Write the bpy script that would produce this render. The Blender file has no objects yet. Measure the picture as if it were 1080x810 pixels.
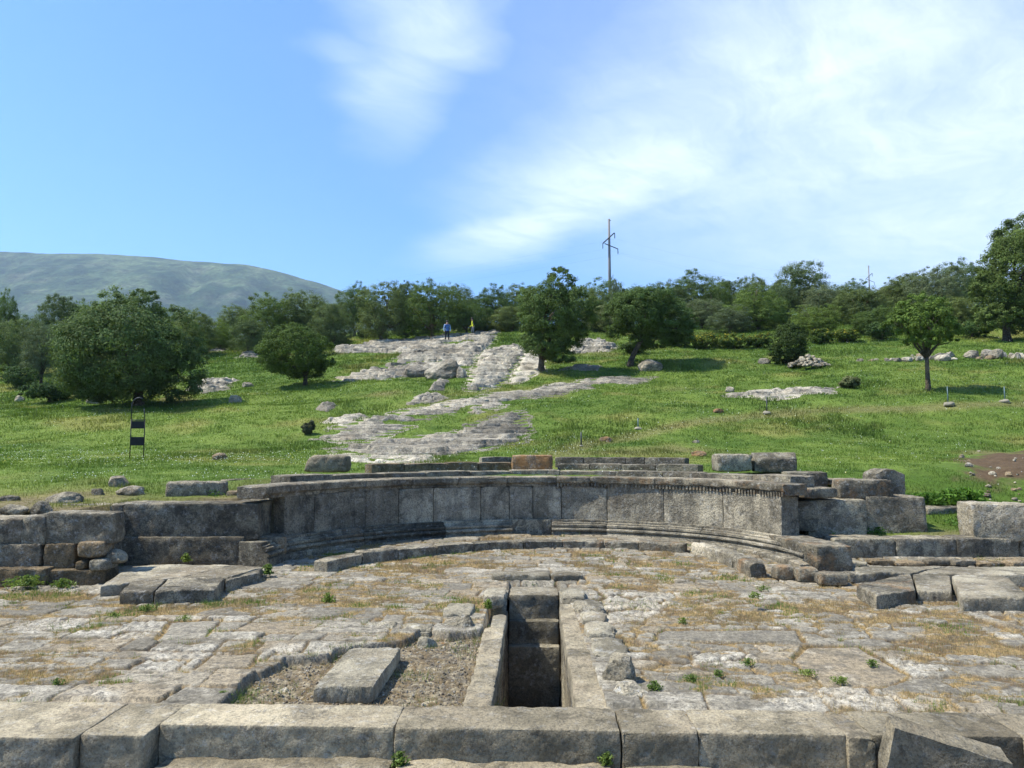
import bpy, math, random
import numpy as np
from mathutils import Vector, Matrix

random.seed(7)
RNG = np.random.default_rng(11)
scene = bpy.context.scene
COL = scene.collection
R = math.radians

# ------------------------------------------------------------------ camera
CAM_H = 1.90
FPX = 765.0                     # focal length in pixels of a 1080 px wide picture
PITCH = math.atan(60.0 / FPX)
YAW = math.atan(24.0 / FPX)
cam_data = bpy.data.cameras.new("camera")
cam = bpy.data.objects.new("camera", cam_data)
COL.objects.link(cam)
cam.location = (0, 0, CAM_H)
cam.rotation_euler = (math.pi / 2 + PITCH, 0, YAW)
cam_data.sensor_width = 36.0
cam_data.lens = FPX / 1080.0 * 36.0
cam_data.clip_start = 0.05
cam_data.clip_end = 20000.0
scene.camera = cam
CM = np.array(cam.rotation_euler.to_matrix())


def ray(px, py):
    d = CM @ np.array([(px - 540.0) / FPX, -(py - 405.0) / FPX, -1.0])
    return d / d[1]             # one metre forward in world y


def at(px, py, z=0.0):
    d = ray(px, py)
    t = (z - CAM_H) / d[2]
    return np.array([d[0] * t, d[1] * t, z])


def at_d(px, py, y):
    d = ray(px, py)
    return np.array([d[0] * y, y, CAM_H + d[2] * y])


def ye(y):
    """distance on the paving that is seen at pixel row 465 + FPX * CAM_H / y."""
    return CAM_H / math.tan(math.atan((60.0 + FPX * CAM_H / y) / FPX) - PITCH)


# ------------------------------------------------------------------ numpy noise
def _hash(ix, iy, iz, seed):
    h = (ix.astype(np.int64) * 374761393 + iy.astype(np.int64) * 668265263 +
         iz.astype(np.int64) * 2147483647 + int(seed) * 974634961) & 0xFFFFFFFF
    h = ((h ^ (h >> 13)) * 1274126177) & 0xFFFFFFFF
    h = ((h ^ (h >> 16)) * 2246822519) & 0xFFFFFFFF
    h = h ^ (h >> 15)
    return (h & 0xFFFFFF).astype(np.float64) / float(0xFFFFFF)


def vnoise(x, y, z, seed=0):
    x = np.asarray(x, float); y = np.asarray(y, float) + np.zeros_like(x); z = np.asarray(z, float) + np.zeros_like(x)
    ix, iy, iz = np.floor(x), np.floor(y), np.floor(z)
    fx, fy, fz = x - ix, y - iy, z - iz
    fx = fx * fx * (3 - 2 * fx); fy = fy * fy * (3 - 2 * fy); fz = fz * fz * (3 - 2 * fz)
    def c(a, b, d): return _hash(ix + a, iy + b, iz + d, seed)
    x00 = c(0,0,0) * (1 - fx) + c(1,0,0) * fx
    x10 = c(0,1,0) * (1 - fx) + c(1,1,0) * fx
    x01 = c(0,0,1) * (1 - fx) + c(1,0,1) * fx
    x11 = c(0,1,1) * (1 - fx) + c(1,1,1) * fx
    y0 = x00 * (1 - fy) + x10 * fy
    y1 = x01 * (1 - fy) + x11 * fy
    return (y0 * (1 - fz) + y1 * fz) * 2 - 1


def vnoise2(x, y, seed=0):
    x = np.asarray(x, float); y = np.asarray(y, float) + np.zeros_like(x)
    ix, iy = np.floor(x), np.floor(y)
    fx, fy = x - ix, y - iy
    fx = fx * fx * (3 - 2 * fx); fy = fy * fy * (3 - 2 * fy)
    o = np.zeros_like(ix)
    a = _hash(ix, iy, o, seed) * (1 - fx) + _hash(ix + 1, iy, o, seed) * fx
    b = _hash(ix, iy + 1, o, seed) * (1 - fx) + _hash(ix + 1, iy + 1, o, seed) * fx
    return (a * (1 - fy) + b * fy) * 2 - 1


def fbm2(x, y, seed=0, octv=4, gain=0.5):
    s = np.zeros_like(np.asarray(x, float)); a = 1.0; f = 1.0; n = 0
    ca, sa = math.cos(0.6), math.sin(0.6)
    for i in range(octv):
        xx = (x * ca - y * sa) * f + 13.7 * i
        yy = (x * sa + y * ca) * f - 7.1 * i
        s = s + a * vnoise2(xx, yy, seed + i); n += a; a *= gain; f *= 2.03
    return s / n


def fbm3(x, y, z, seed=0, octv=4, gain=0.5):
    s = np.zeros_like(np.asarray(x, float)); a = 1.0; f = 1.0; n = 0
    for i in range(octv):
        s = s + a * vnoise(x * f + 5.2 * i, y * f + 1.3 * i, z * f - 3.1 * i, seed + i); n += a; a *= gain; f *= 2.03
    return s / n


def sstep(a, b, v):
    t = np.clip((v - a) / (b - a), 0, 1)
    return t * t * (3 - 2 * t)


def in_poly(px, py, poly):
    inside = np.zeros(np.shape(px), bool)
    n = len(poly)
    for i in range(n):
        x0, y0 = poly[i]; x1, y1 = poly[(i + 1) % n]
        if y0 == y1: continue
        c = ((y0 > py) != (y1 > py)) & (px < (x1 - x0) * (py - y0) / (y1 - y0) + x0)
        inside ^= c
    return inside


def poly_dist(px, py, poly):
    best = np.full(np.shape(px), 1e9)
    n = len(poly)
    for i in range(n):
        ax, ay = poly[i]; bx, by = poly[(i + 1) % n]
        dx, dy = bx - ax, by - ay
        L = dx * dx + dy * dy + 1e-9
        t = np.clip(((px - ax) * dx + (py - ay) * dy) / L, 0, 1)
        best = np.minimum(best, np.hypot(px - ax - t * dx, py - ay - t * dy))
    return np.where(in_poly(px, py, poly), best, -best)


# ------------------------------------------------------------------ mesh helpers
def mesh_np(name, V, F, smooth=True, colors=None, mats=None, matidx=None, sharp=0):
    """V (n,3); F list of (m,k) index arrays."""
    if not isinstance(F, (list, tuple)): F = [F]
    F = [np.asarray(f, np.int32) for f in F if len(f)]
    me = bpy.data.meshes.new(name)
    V = np.ascontiguousarray(V, np.float32)
    me.vertices.add(len(V)); me.vertices.foreach_set("co", V.ravel())
    nl = sum(f.size for f in F); npoly = sum(len(f) for f in F)
    me.loops.add(nl); me.polygons.add(npoly)
    me.loops.foreach_set("vertex_index", np.concatenate([f.ravel() for f in F]))
    tot = np.concatenate([np.full(len(f), f.shape[1], np.int32) for f in F])
    start = np.concatenate([[0], np.cumsum(tot)[:-1]]).astype(np.int32)
    me.polygons.foreach_set("loop_start", start)
    me.polygons.foreach_set("loop_total", tot)
    me.polygons.foreach_set("use_smooth", np.full(npoly, bool(smooth)))
    if matidx is not None: me.polygons.foreach_set("material_index", np.asarray(matidx, np.int32))
    if colors is not None:
        ca = me.color_attributes.new("Col", 'FLOAT_COLOR', 'POINT')
        c = np.ones((len(V), 4), np.float32); c[:, :3] = colors
        ca.data.foreach_set("color", c.ravel())
    for m in (mats or []): me.materials.append(m)
    me.update(calc_edges=True)
    me.validate()
    if smooth and sharp: me.set_sharp_from_angle(angle=math.radians(sharp))
    return me


def link(name, data, parent=None, loc=None, rotz=0.0):
    o = bpy.data.objects.new(name, data)
    COL.objects.link(o)
    if parent is not None: o.parent = parent
    if loc is not None: o.location = tuple(float(v) for v in loc)
    if rotz: o.rotation_euler = (0, 0, rotz)
    return o


def tag(o, label=None, cat=None, group=None, kind=None):
    if label: o["label"] = label
    if cat: o["category"] = cat
    if group: o["group"] = group
    if kind or cat: o["kind"] = kind or "thing"
    return o


def thing(name, label, cat, loc=(0, 0, 0), rotz=0.0, group=None):
    return tag(link(name, None, loc=loc, rotz=rotz), label, cat, group)


def box_lattice(nx, ny, nz):
    """surface lattice of a box -> unit coords in [-1,1]^3, quads."""
    def idx(i, j, k): return (i * (ny + 1) + j) * (nz + 1) + k
    quads = []
    def face(axis, val, n1, n2):
        a, b = np.meshgrid(np.arange(n1), np.arange(n2), indexing='ij')
        a = a.ravel(); b = b.ravel()
        def g(da, db):
            if axis == 0: return idx(np.full_like(a, val), a + da, b + db)
            if axis == 1: return idx(a + da, np.full_like(a, val), b + db)
            return idx(a + da, b + db, np.full_like(a, val))
        q = np.stack([g(0, 0), g(1, 0), g(1, 1), g(0, 1)], 1)
        flip = (val == 0) if axis != 1 else (val != 0)
        quads.append(q[:, ::-1] if flip else q)
    face(0, 0, ny, nz); face(0, nx, ny, nz)
    face(1, 0, nx, nz); face(1, ny, nx, nz)
    face(2, 0, nx, ny); face(2, nz, nx, ny)
    Q = np.concatenate(quads)
    u, inv = np.unique(Q, return_inverse=True)
    Q = inv.reshape(Q.shape)
    k = u % (nz + 1); j = (u // (nz + 1)) % (ny + 1); i = u // ((nz + 1) * (ny + 1))
    P = np.stack([i / nx, j / ny, k / nz], 1) * 2 - 1
    return P, Q


_seed = [100]
def stone_block(sx, sy, sz, cell=0.05, r=0.025, amp=0.012, chip=0.03, seed=None, warp=0.02, maxn=90):
    """weathered ashlar: x centred, y from 0 (front) back to sy, z from 0 to sz."""
    if seed is None:
        _seed[0] += 17; seed = _seed[0]
    r = min(r, 0.3 * min(sx, sy, sz))
    axes = []
    for s in (sx, sy, sz):
        k = int(np.clip(round((s - 2 * r) / cell), 2, maxn))
        axes.append(np.concatenate([[-s / 2, -s / 2 + .35 * r], np.linspace(-s / 2 + r, s / 2 - r, k + 1), [s / 2 - .35 * r, s / 2]]))
    n = [len(a_) - 1 for a_ in axes]
    P, Q = box_lattice(*n)
    I = np.rint((P + 1) / 2 * np.array(n)).astype(int)
    P = np.stack([axes[k][I[:, k]] for k in range(3)], 1)
    h = np.array([sx, sy, sz]) / 2
    inner = np.clip(P, -(h - r), h - r)
    dv = P - inner
    L = np.linalg.norm(dv, axis=1, keepdims=True)
    N = dv / np.maximum(L, 1e-9)
    P = inner + N * np.minimum(L, r) * 1.0
    P = np.where(L > 1e-9, inner + N * r, P)
    # number of axes on the border: edges and corners erode
    border = (np.abs(dv) > 1e-6).sum(1)
    o = seed * 3.17
    x, y, z = P[:, 0] + o, P[:, 1] - o, P[:, 2] + 2 * o
    f1 = fbm3(x * 3.2, y * 3.2, z * 3.2, seed, 3)
    f2 = fbm3(x * 14, y * 14, z * 14, seed + 5, 4, .6)
    disp = amp * (0.8 * f1 + 1.1 * f2)
    # knocked-off arrises and corners: deepest right at an edge
    dist = np.sort(h - np.abs(P), axis=1)
    edge = np.exp(-(dist[:, 0] + dist[:, 1]) / (r * 1.6))
    corner = np.exp(-(dist[:, 0] + dist[:, 1] + dist[:, 2]) / (r * 4))
    er = np.clip(fbm3(x * 4.5, y * 4.5, z * 4.5, seed + 9, 4, .6) - .02, 0, 1)
    disp = disp - chip * 3.2 * er * edge - chip * .8 * corner * (1 + f1)
    P = P + N * disp[:, None]
    if warp:
        s = 1.1
        P = P + warp * np.stack([vnoise(x * s, y * s, z * s, seed + 20), vnoise(x * s, y * s, z * s, seed + 21),
                                 0.6 * vnoise(x * s, y * s, z * s, seed + 22)], 1)
    P = P + np.array([0, sy / 2, sz / 2])
    return P, Q


def boulder(sx, sy, sz, n=14, amp=0.22, seed=None, flat=0.0):
    if seed is None:
        _seed[0] += 17; seed = _seed[0]
    P, Q = box_lattice(n, n, n)
    P = P / np.linalg.norm(P, axis=1, keepdims=True) ** 0.75
    # a few random cutting planes give broken facets
    rg = np.random.default_rng(seed)
    for _ in range(9):
        d = rg.normal(size=3); d[2] = abs(d[2]) * 0.7; d /= np.linalg.norm(d)
        lim = rg.uniform(0.62, 0.95)
        s = P @ d
        P = P - np.maximum(s - lim, 0)[:, None] * d[None, :] * 0.9
    o = seed * 1.7
    f = fbm3(P[:, 0] * 1.6 + o, P[:, 1] * 1.6, P[:, 2] * 1.6, seed, 4)
    P = P * (1 + amp * f)[:, None]
    P = P * np.array([sx, sy, sz]) / 2
    P[:, 2] += sz * 0.30
    return P, Q


def join(parts):
    V = []; F4 = []; F3 = []; off = 0
    for v, f in parts:
        V.append(v)
        f = np.asarray(f)
        (F4 if f.shape[1] == 4 else F3).append(f + off)
        off += len(v)
    out = []
    if F4: out.append(np.concatenate(F4))
    if F3: out.append(np.concatenate(F3))
    return np.concatenate(V), out


def tube(pts, rad, seg=8):
    pts = np.asarray(pts, float); n = len(pts)
    rad = np.broadcast_to(np.asarray(rad, float), (n,))
    V = []
    for i in range(n):
        t = pts[min(i + 1, n - 1)] - pts[max(i - 1, 0)]
        t = t / (np.linalg.norm(t) + 1e-9)
        a = np.cross(t, [0.13, 0.9, 0.31]); a /= np.linalg.norm(a) + 1e-9
        b = np.cross(t, a)
        th = np.arange(seg) / seg * 2 * math.pi
        V.append(pts[i] + rad[i] * (np.cos(th)[:, None] * a + np.sin(th)[:, None] * b))
    V.append(pts[:1]); V.append(pts[-1:])
    V = np.concatenate(V)
    F = []
    for i in range(n - 1):
        for k in range(seg):
            k2 = (k + 1) % seg
            F.append((i * seg + k, i * seg + k2, (i + 1) * seg + k2, (i + 1) * seg + k))
    c0 = n * seg; c1 = c0 + 1
    T = []
    for k in range(seg):
        k2 = (k + 1) % seg
        T.append((c0, k2, k)); T.append((c1, (n - 1) * seg + k, (n - 1) * seg + k2))
    return V, [np.array(F), np.array(T)]


def join_tubes(tubes):
    V = []; A = []; B = []; off = 0
    for v, (q, t) in tubes:
        V.append(v); A.append(q + off); B.append(t + off); off += len(v)
    return np.concatenate(V), [np.concatenate(A), np.concatenate(B)]


def box(x0, x1, y0, y1, z0, z1):
    V = np.array([[x, y, z] for x in (x0, x1) for y in (y0, y1) for z in (z0, z1)], float)
    F = np.array([[0, 1, 3, 2], [4, 6, 7, 5], [0, 4, 5, 1], [2, 3, 7, 6], [0, 2, 6, 4], [1, 5, 7, 3]])
    return V, F


# ------------------------------------------------------------------ materials
class NT:
    def __init__(self, name):
        self.m = bpy.data.materials.new(name)
        self.m.use_nodes = True
        self.t = self.m.node_tree
        self.t.nodes.clear()
        self.out = self.n('ShaderNodeOutputMaterial')
    def n(self, typ, **kw):
        nd = self.t.nodes.new(typ)
        for k, v in kw.items(): setattr(nd, k, v)
        return nd
    def l(self, a, b): self.t.links.new(a, b)
    def noise(self, vec, scale, detail=6, rough=0.6, dist=0.0):
        nd = self.n('ShaderNodeTexNoise')
        nd.inputs['Scale'].default_value = scale; nd.inputs['Detail'].default_value = detail
        nd.inputs['Roughness'].default_value = rough; nd.inputs['Distortion'].default_value = dist
        if vec is not None: self.l(vec, nd.inputs['Vector'])
        return nd.outputs['Fac']
    def ramp(self, fac, stops):
        nd = self.n('ShaderNodeValToRGB'); e = nd.color_ramp.elements
        while len(e) < len(stops): e.new(0.5)
        for el, (p, c) in zip(e, stops):
            el.position = p; el.color = (c, c, c, 1) if isinstance(c, (int, float)) else (*c, 1)
        self.l(fac, nd.inputs['Fac'])
        return nd.outputs['Color']
    def mix(self, fac, a, b, mode='MIX'):
        nd = self.n('ShaderNodeMix', data_type='RGBA', blend_type=mode)
        for sock, v in ((nd.inputs['Factor'], fac), (nd.inputs[6], a), (nd.inputs[7], b)):
            if isinstance(v, bpy.types.NodeSocket): self.l(v, sock)
            elif isinstance(v, (int, float)): sock.default_value = v
            else: sock.default_value = (*v, 1)
        return nd.outputs[2]
    def math(self, op, a, b=0.0):
        nd = self.n('ShaderNodeMath', operation=op)
        for s, v in zip(nd.inputs, (a, b)):
            if isinstance(v, bpy.types.NodeSocket): self.l(v, s)
            else: s.default_value = v
        return nd.outputs[0]
    def objvec(self):
        tc = self.n('ShaderNodeTexCoord'); oi = self.n('ShaderNodeObjectInfo')
        va = self.n('ShaderNodeVectorMath', operation='ADD')
        sc = self.math('MULTIPLY', oi.outputs['Random'], 57.0)
        self.l(tc.outputs['Object'], va.inputs[0]); self.l(sc, va.inputs[1])
        self.rand = oi.outputs['Random']
        return va.outputs[0]
    def bump(self, h, strength=0.5, dist=0.02, normal=None):
        b = self.n('ShaderNodeBump'); b.inputs['Strength'].default_value = strength; b.inputs['Distance'].default_value = dist
        self.l(h, b.inputs['Height'])
        if normal is not None: self.l(normal, b.inputs['Normal'])
        return b.outputs['Normal']
    def finish(self, color, rough=0.9, normal=None, spec=0.2):
        p = self.n('ShaderNodeBsdfPrincipled')
        if isinstance(color, bpy.types.NodeSocket): self.l(color, p.inputs['Base Color'])
        else: p.inputs['Base Color'].default_value = (*color, 1)
        p.inputs['Roughness'].default_value = rough
        p.inputs['Specular IOR Level'].default_value = spec
        if normal is not None: self.l(normal, p.inputs['Normal'])
        self.l(p.outputs[0], self.out.inputs['Surface'])
        return self.m


def stone_mat(name, dark=(0.13, 0.125, 0.11), light=(0.33, 0.31, 0.27), black=0.5, orange=0.0, white=0.3, bump=0.8, scale=1.0, streak=0.0, bedding=0.0, tone=1.0, fine=1.0):
    t = NT(name)
    warm = lambda c: (c[0] * 1.17, c[1] * 1.05, c[2] * 0.80)
    dark, light = warm(dark), warm(light)
    v = t.objvec()
    n1 = t.noise(v, 2.3 * scale, 10, 0.68, 0.5)
    base = t.ramp(n1, [(0.34, tuple(.75 * c for c in dark)), (0.47, dark), (0.53, tuple(0.4 * a + 0.6 * b for a, b in zip(dark, light))), (0.66, light)])
    tonec = t.ramp(t.rand, [(0.0, 1 - .28 * tone), (0.5, 1.0), (1.0, 1 + .25 * tone)])
    base = t.mix(1.0, base, tonec, 'MULTIPLY')
    n5 = t.noise(v, 1.1 * scale, 6, 0.65)
    base = t.mix(t.ramp(n5, [(0.48, 0.0), (0.70, 0.5)]), base, (0.28, 0.215, 0.135))
    # black lichen: large patches broken up by small ones
    n2 = t.noise(v, 4.2 * scale, 12, 0.78, 0.4)
    m2 = t.ramp(n2, [(0.545 - 0.10 * black, 0.0), (0.60 - 0.08 * black, 0.40 + 0.45 * black)])
    base = t.mix(m2, base, (0.042, 0.040, 0.035))
    if streak:
        mp = t.n('ShaderNodeMapping'); mp.inputs['Scale'].default_value = (8, 8, 0.6)
        t.l(v, mp.inputs['Vector'])
        n6 = t.noise(mp.outputs[0], 1.0, 8, 0.66)
        base = t.mix(t.ramp(n6, [(0.46, 0.0), (0.60, streak)]), base, (0.055, 0.052, 0.045))
        n7 = t.noise(mp.outputs[0], 2.1, 7, 0.66)
        base = t.mix(t.ramp(n7, [(0.55, 0.0), (0.66, streak * .6)]), base, (0.36, 0.34, 0.29))
    n3 = t.noise(v, 11 * scale, 9, 0.72)
    base = t.mix(t.ramp(n3, [(0.54, 0.0), (0.63, min(1, white * 1.5))]), base, (0.47, 0.45, 0.39))
    # round pale lichen rosettes
    vl = t.n('ShaderNodeTexVoronoi'); vl.inputs['Scale'].default_value = 7.5 * scale; t.l(v, vl.inputs['Vector'])
    sp = t.math('ADD', vl.outputs['Distance'], t.math('MULTIPLY', t.noise(v, 30 * scale, 4, .6), .22))
    base = t.mix(t.ramp(sp, [(0.19, min(1, white * 1.3)), (0.27, 0.0)]), base, (0.46, 0.45, 0.41))
    n8 = t.noise(v, 46 * scale, 6, 0.7)
    base = t.mix(t.ramp(n8, [(0.38, 0.7 * fine), (0.52, 0.0)]), base, (0.065, 0.06, 0.05))
    n9 = t.noise(v, 90 * scale, 4, 0.7)
    base = t.mix(1.0, base, t.ramp(n9, [(0.34, 1 - .22 * fine), (0.66, 1 + .2 * fine)]), 'MULTIPLY')
    n11 = t.noise(v, .55 * scale, 4, .6, .6)
    base = t.mix(1.0, base, t.ramp(n11, [(0.36, 0.66), (0.64, 1.28)]), 'MULTIPLY')
    if bedding:
        mb = t.n('ShaderNodeMapping'); mb.inputs['Scale'].default_value = (.5, .5, 7.0); mb.inputs['Rotation'].default_value = (.06, .05, 0)
        t.l(v, mb.inputs['Vector'])
        n12 = t.noise(mb.outputs[0], 1.6, 8, .7, .3)
        base = t.mix(t.ramp(n12, [(0.40, bedding), (0.47, 0.0)]), base, (.07, .068, .06))
    if orange:
        n4 = t.noise(v, 3.1 * scale, 9, 0.72)
        base = t.mix(t.ramp(n4, [(0.58 - 0.13 * orange, 0.0), (0.68 - 0.12 * orange, min(1, 0.75 * orange + .2))]), base, (0.33, 0.18, 0.07))
    hb = t.noise(v, 20 * scale, 10, 0.75)
    vo = t.n('ShaderNodeTexVoronoi'); vo.inputs['Scale'].default_value = 30 * scale; t.l(v, vo.inputs['Vector'])
    pit = t.ramp(vo.outputs['Distance'], [(0.0, 0.0), (0.30, 1.0)])
    n10 = t.noise(v, 5 * scale, 6, 0.7)
    hh = t.math('ADD', t.math('ADD', hb, t.math('MULTIPLY', pit, 0.22)), t.math('MULTIPLY', n10, 1.2))
    nrm = t.bump(hh, bump, 0.045 / scale)
    return t.finish(base, 0.95, nrm, 0.1)


def col_mat(name, bumpscale=20.0, bump=0.4, dist=0.03, var=0.35, fine=60.0, rough=0.95, speck=0.0):
    """vertex colour attribute times fine noise."""
    t = NT(name)
    a = t.n('ShaderNodeAttribute', attribute_name="Col")
    g = t.n('ShaderNodeNewGeometry')
    n = t.noise(g.outputs['Position'], bumpscale, 8, 0.65)
    n2 = t.noise(g.outputs['Position'], fine, 5, 0.6)
    f = t.ramp(n, [(0.3, 1 - var), (0.7, 1 + var)])
    f2 = t.ramp(n2, [(0.3, 1 - var * .8), (0.7, 1 + var * .8)])
    c = t.mix(1.0, t.mix(1.0, a.outputs['Color'], f, 'MULTIPLY'), f2, 'MULTIPLY')
    if speck:
        n3 = t.noise(g.outputs['Position'], 33.0, 9, 0.75)
        c = t.mix(t.ramp(n3, [(0.40, speck), (0.50, 0.0)]), c, (0.075, 0.068, 0.055))
        n4 = t.noise(g.outputs['Position'], 7.0, 10, 0.75)
        c = t.mix(t.ramp(n4, [(0.40, speck * .8), (0.49, 0.0)]), c, (0.10, 0.092, 0.078))
    nrm = t.bump(t.math('ADD', n, t.math('MULTIPLY', n2, 0.4)), bump, dist)
    return t.finish(c, rough, nrm, 0.1)


def leaf_mat(name, trans=0.28, rough=0.75, spec=0.08, gain=1.0):
    t = NT(name)
    a = t.n('ShaderNodeAttribute', attribute_name="Col")
    oi = t.n('ShaderNodeObjectInfo')
    tone = t.ramp(oi.outputs['Random'], [(0.0, (0.82, 0.86, 0.9)), (0.5, (1.0, 1.0, 1.0)), (1.0, (1.16, 1.1, 0.95))])
    c = t.mix(1.0, a.outputs['Color'], tone, 'MULTIPLY')
    if gain != 1.0: c = t.mix(1.0, c, (gain, gain, gain), 'MULTIPLY')
    p = t.n('ShaderNodeBsdfPrincipled'); p.inputs['Roughness'].default_value = rough
    p.inputs['Specular IOR Level'].default_value = spec
    tr = t.n('ShaderNodeBsdfTranslucent')
    t.l(c, p.inputs['Base Color']); t.l(t.mix(1.0, c, (1.15, 1.2, 0.7), 'MULTIPLY'), tr.inputs['Color'])
    mx = t.n('ShaderNodeMixShader'); mx.inputs[0].default_value = trans
    t.l(p.outputs[0], mx.inputs[1]); t.l(tr.outputs[0], mx.inputs[2]); t.l(mx.outputs[0], t.out.inputs['Surface'])
    return t.m


def plain_mat(name, color, rough=0.7, metallic=0.0, nscale=30.0, var=0.25, bump=0.15):
    t = NT(name)
    v = t.objvec()
    n = t.noise(v, nscale, 5, 0.6)
    c = t.mix(1.0, color, t.ramp(n, [(0.3, 1 - var), (0.7, 1 + var)]), 'MULTIPLY')
    m = t.finish(c, rough, t.bump(n, bump, 0.01), 0.3)
    for nd in t.t.nodes:
        if nd.type == 'BSDF_PRINCIPLED': nd.inputs['Metallic'].default_value = metallic
    return m


M = {}
M['ashlar'] = stone_mat('weathered_limestone', dark=(0.17, 0.165, 0.15), light=(0.37, 0.355, 0.315), black=0.3, white=0.35)
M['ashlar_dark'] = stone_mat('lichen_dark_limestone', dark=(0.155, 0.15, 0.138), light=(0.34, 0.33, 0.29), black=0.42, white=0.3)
M['ashlar_orange'] = stone_mat('orange_lichen_limestone', dark=(0.17, 0.165, 0.15), light=(0.37, 0.355, 0.315), orange=0.42, black=0.3)
M['block_orange'] = stone_mat('rusty_limestone', dark=(0.17, 0.12, 0.08), light=(0.36, 0.26, 0.17), orange=0.9, black=0.35)
M['wall'] = stone_mat('exedra_limestone', dark=(0.27, 0.263, 0.243), light=(0.47, 0.455, 0.415), black=0.12, streak=0.32, white=0.3)
M['kerb'] = stone_mat('kerb_limestone', dark=(0.25, 0.235, 0.20), light=(0.37, 0.345, 0.295), black=0.20, white=0.2, bump=.6, tone=.35, fine=.7)
M['slab'] = stone_mat('slab_limestone', dark=(0.21, 0.205, 0.185), light=(0.37, 0.36, 0.325), black=0.08, white=0.3, bump=.55, fine=.7)
M['tan'] = stone_mat('tan_limestone', dark=(0.19, 0.155, 0.11), light=(0.33, 0.27, 0.2), black=0.35, white=0.3)
M['pale'] = stone_mat('pale_limestone', dark=(0.30, 0.29, 0.26), light=(0.52, 0.50, 0.46), black=0.15, white=0.5)
M['rock'] = stone_mat('hill_limestone', dark=(0.26, 0.258, 0.25), light=(0.44, 0.435, 0.42), black=0.06, white=0.3, scale=0.5, bump=0.6, bedding=.55)
M['bark'] = stone_mat('bark', dark=(0.06, 0.05, 0.04), light=(0.15, 0.125, 0.10), black=0.5, white=0.25)
M['ground'] = col_mat('earth_and_turf', 6.0, 0.6, 0.05, 0.3, 26.0)
M['pavement'] = col_mat('paving_stone', 16.0, 0.8, 0.02, 0.36, 75.0, speck=0.7)
M['mountain'] = col_mat('mountain_scrub', 0.022, 0.7, 22.0, 0.62, 0.075)
M['leaf'] = leaf_mat('tree_foliage')
M['grass'] = leaf_mat('grass_blades', 0.35, 0.6, 0.2)
M['petal'] = leaf_mat('petals', 0.3, 0.7, 0.1)
M['iron'] = plain_mat('black_iron', (0.02, 0.02, 0.02), 0.5, 0.3)
M['post'] = plain_mat('green_grey_steel', (0.10, 0.15, 0.15), 0.5, 0.4)
M['concrete'] = plain_mat('pale_concrete', (0.27, 0.24, 0.17), 0.9)
M['polewood'] = plain_mat('pole_concrete', (0.20, 0.19, 0.18), 0.9)
M['steel'] = plain_mat('dark_steel', (0.05, 0.055, 0.06), 0.5, 0.4)
M['glass'] = plain_mat('insulator_glass', (0.08, 0.12, 0.11), 0.15)

# ------------------------------------------------------------------ plan curves of the exedra
def catmull(pts, n=40):
    pts = np.asarray(pts, float)
    p = np.vstack([2 * pts[0] - pts[1], pts, 2 * pts[-1] - pts[-2]])
    out = []
    for i in range(1, len(p) - 2):
        t = np.linspace(0, 1, n, endpoint=False)[:, None]
        a, b, c, d = p[i - 1], p[i], p[i + 1], p[i + 2]
        out.append(0.5 * ((2 * b) + (-a + c) * t + (2 * a - 5 * b + 4 * c - d) * t ** 2 + (-a + 3 * b - 3 * c + d) * t ** 3))
    out.append(pts[-1:])
    return np.vstack(out)


class Curve:
    """plan curve; outward = left of travel direction (travel goes left -> right seen from the camera, outward = away)."""
    def __init__(self, pts):
        self.p = catmull(pts)
        seg = np.hypot(*np.diff(self.p, axis=0).T)
        self.s = np.concatenate([[0], np.cumsum(seg)])
        self.L = self.s[-1]
        t = np.gradient(self.p, axis=0); t /= np.linalg.norm(t, axis=1, keepdims=True)
        self.nrm = np.stack([-t[:, 1], t[:, 0]], 1)
    def pos(self, s, o):
        x = np.interp(s, self.s, self.p[:, 0]); y = np.interp(s, self.s, self.p[:, 1])
        nx = np.interp(s, self.s, self.nrm[:, 0]); ny = np.interp(s, self.s, self.nrm[:, 1])
        L = np.hypot(nx, ny)
        return x + o * nx / L, y + o * ny / L
    def s_px(self, px, o=0.0, z=0.3):
        ss = np.linspace(0, self.L, 1500)
        x, y = self.pos(ss, o)
        w = np.stack([x, y, np.full_like(x, z - CAM_H)], 1) @ CM
        u = 540 + FPX * w[:, 0] / -w[:, 2]
        return float(ss[np.argmin(np.abs(u - px))])


WALL_PTS = [(-4.02, 11.0), (-3.85, 11.75), (-3.1, 12.8), (-2.05, 13.65), (-0.4, 14.27), (1.4, 14.17), (3.0, 13.35), (3.86, 12.0), (4.1, 10.5)]
W = Curve(WALL_PTS)


def zfloor(y):
    return 0.09 * sstep(11.0, 14.0, y)


# ------------------------------------------------------------------ terrain
_py = np.array([-500, 9.9, 12, 14, 16, 19, 22, 26, 30, 36, 42, 50, 59, 70, 90, 110, 130, 150, 190, 260, 400, 800, 9000.])
_pz = np.array([.8, .85, .95, 1.13, 1.3, 1.42, 1.56, 2.25, 3.2, 4.5, 5.8, 7.8, 10, 12.4, 16.3, 19.3, 21.5, 22.5, 22, 15, 2, -2, -6.])
_fy = np.linspace(0, 400, 4001)
_fz = np.interp(_fy, _py, _pz)
_k = np.exp(-0.5 * (np.arange(-30, 31) / 12.0) ** 2); _k /= _k.sum()
_fz = np.convolve(np.pad(_fz, 30, mode='edge'), _k, mode='valid')
PIT = [(-60, -40), (60, -40), (60, 12.3), (5.0, 12.3), (4.95, 13.0)]
_ss = np.linspace(W.s_px(785, .17, .8), W.s_px(300, .17, .8), 30)
for _s in _ss:
    _x, _y = W.pos(_s, 0.45); PIT.append((float(_x), float(_y)))
PIT += [(-4.3, 12.62), (-4.8, 12.55), (-4.8, 11.75), (-6.5, 11.75), (-6.5, 10.25), (-60, 10.25)]


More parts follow.
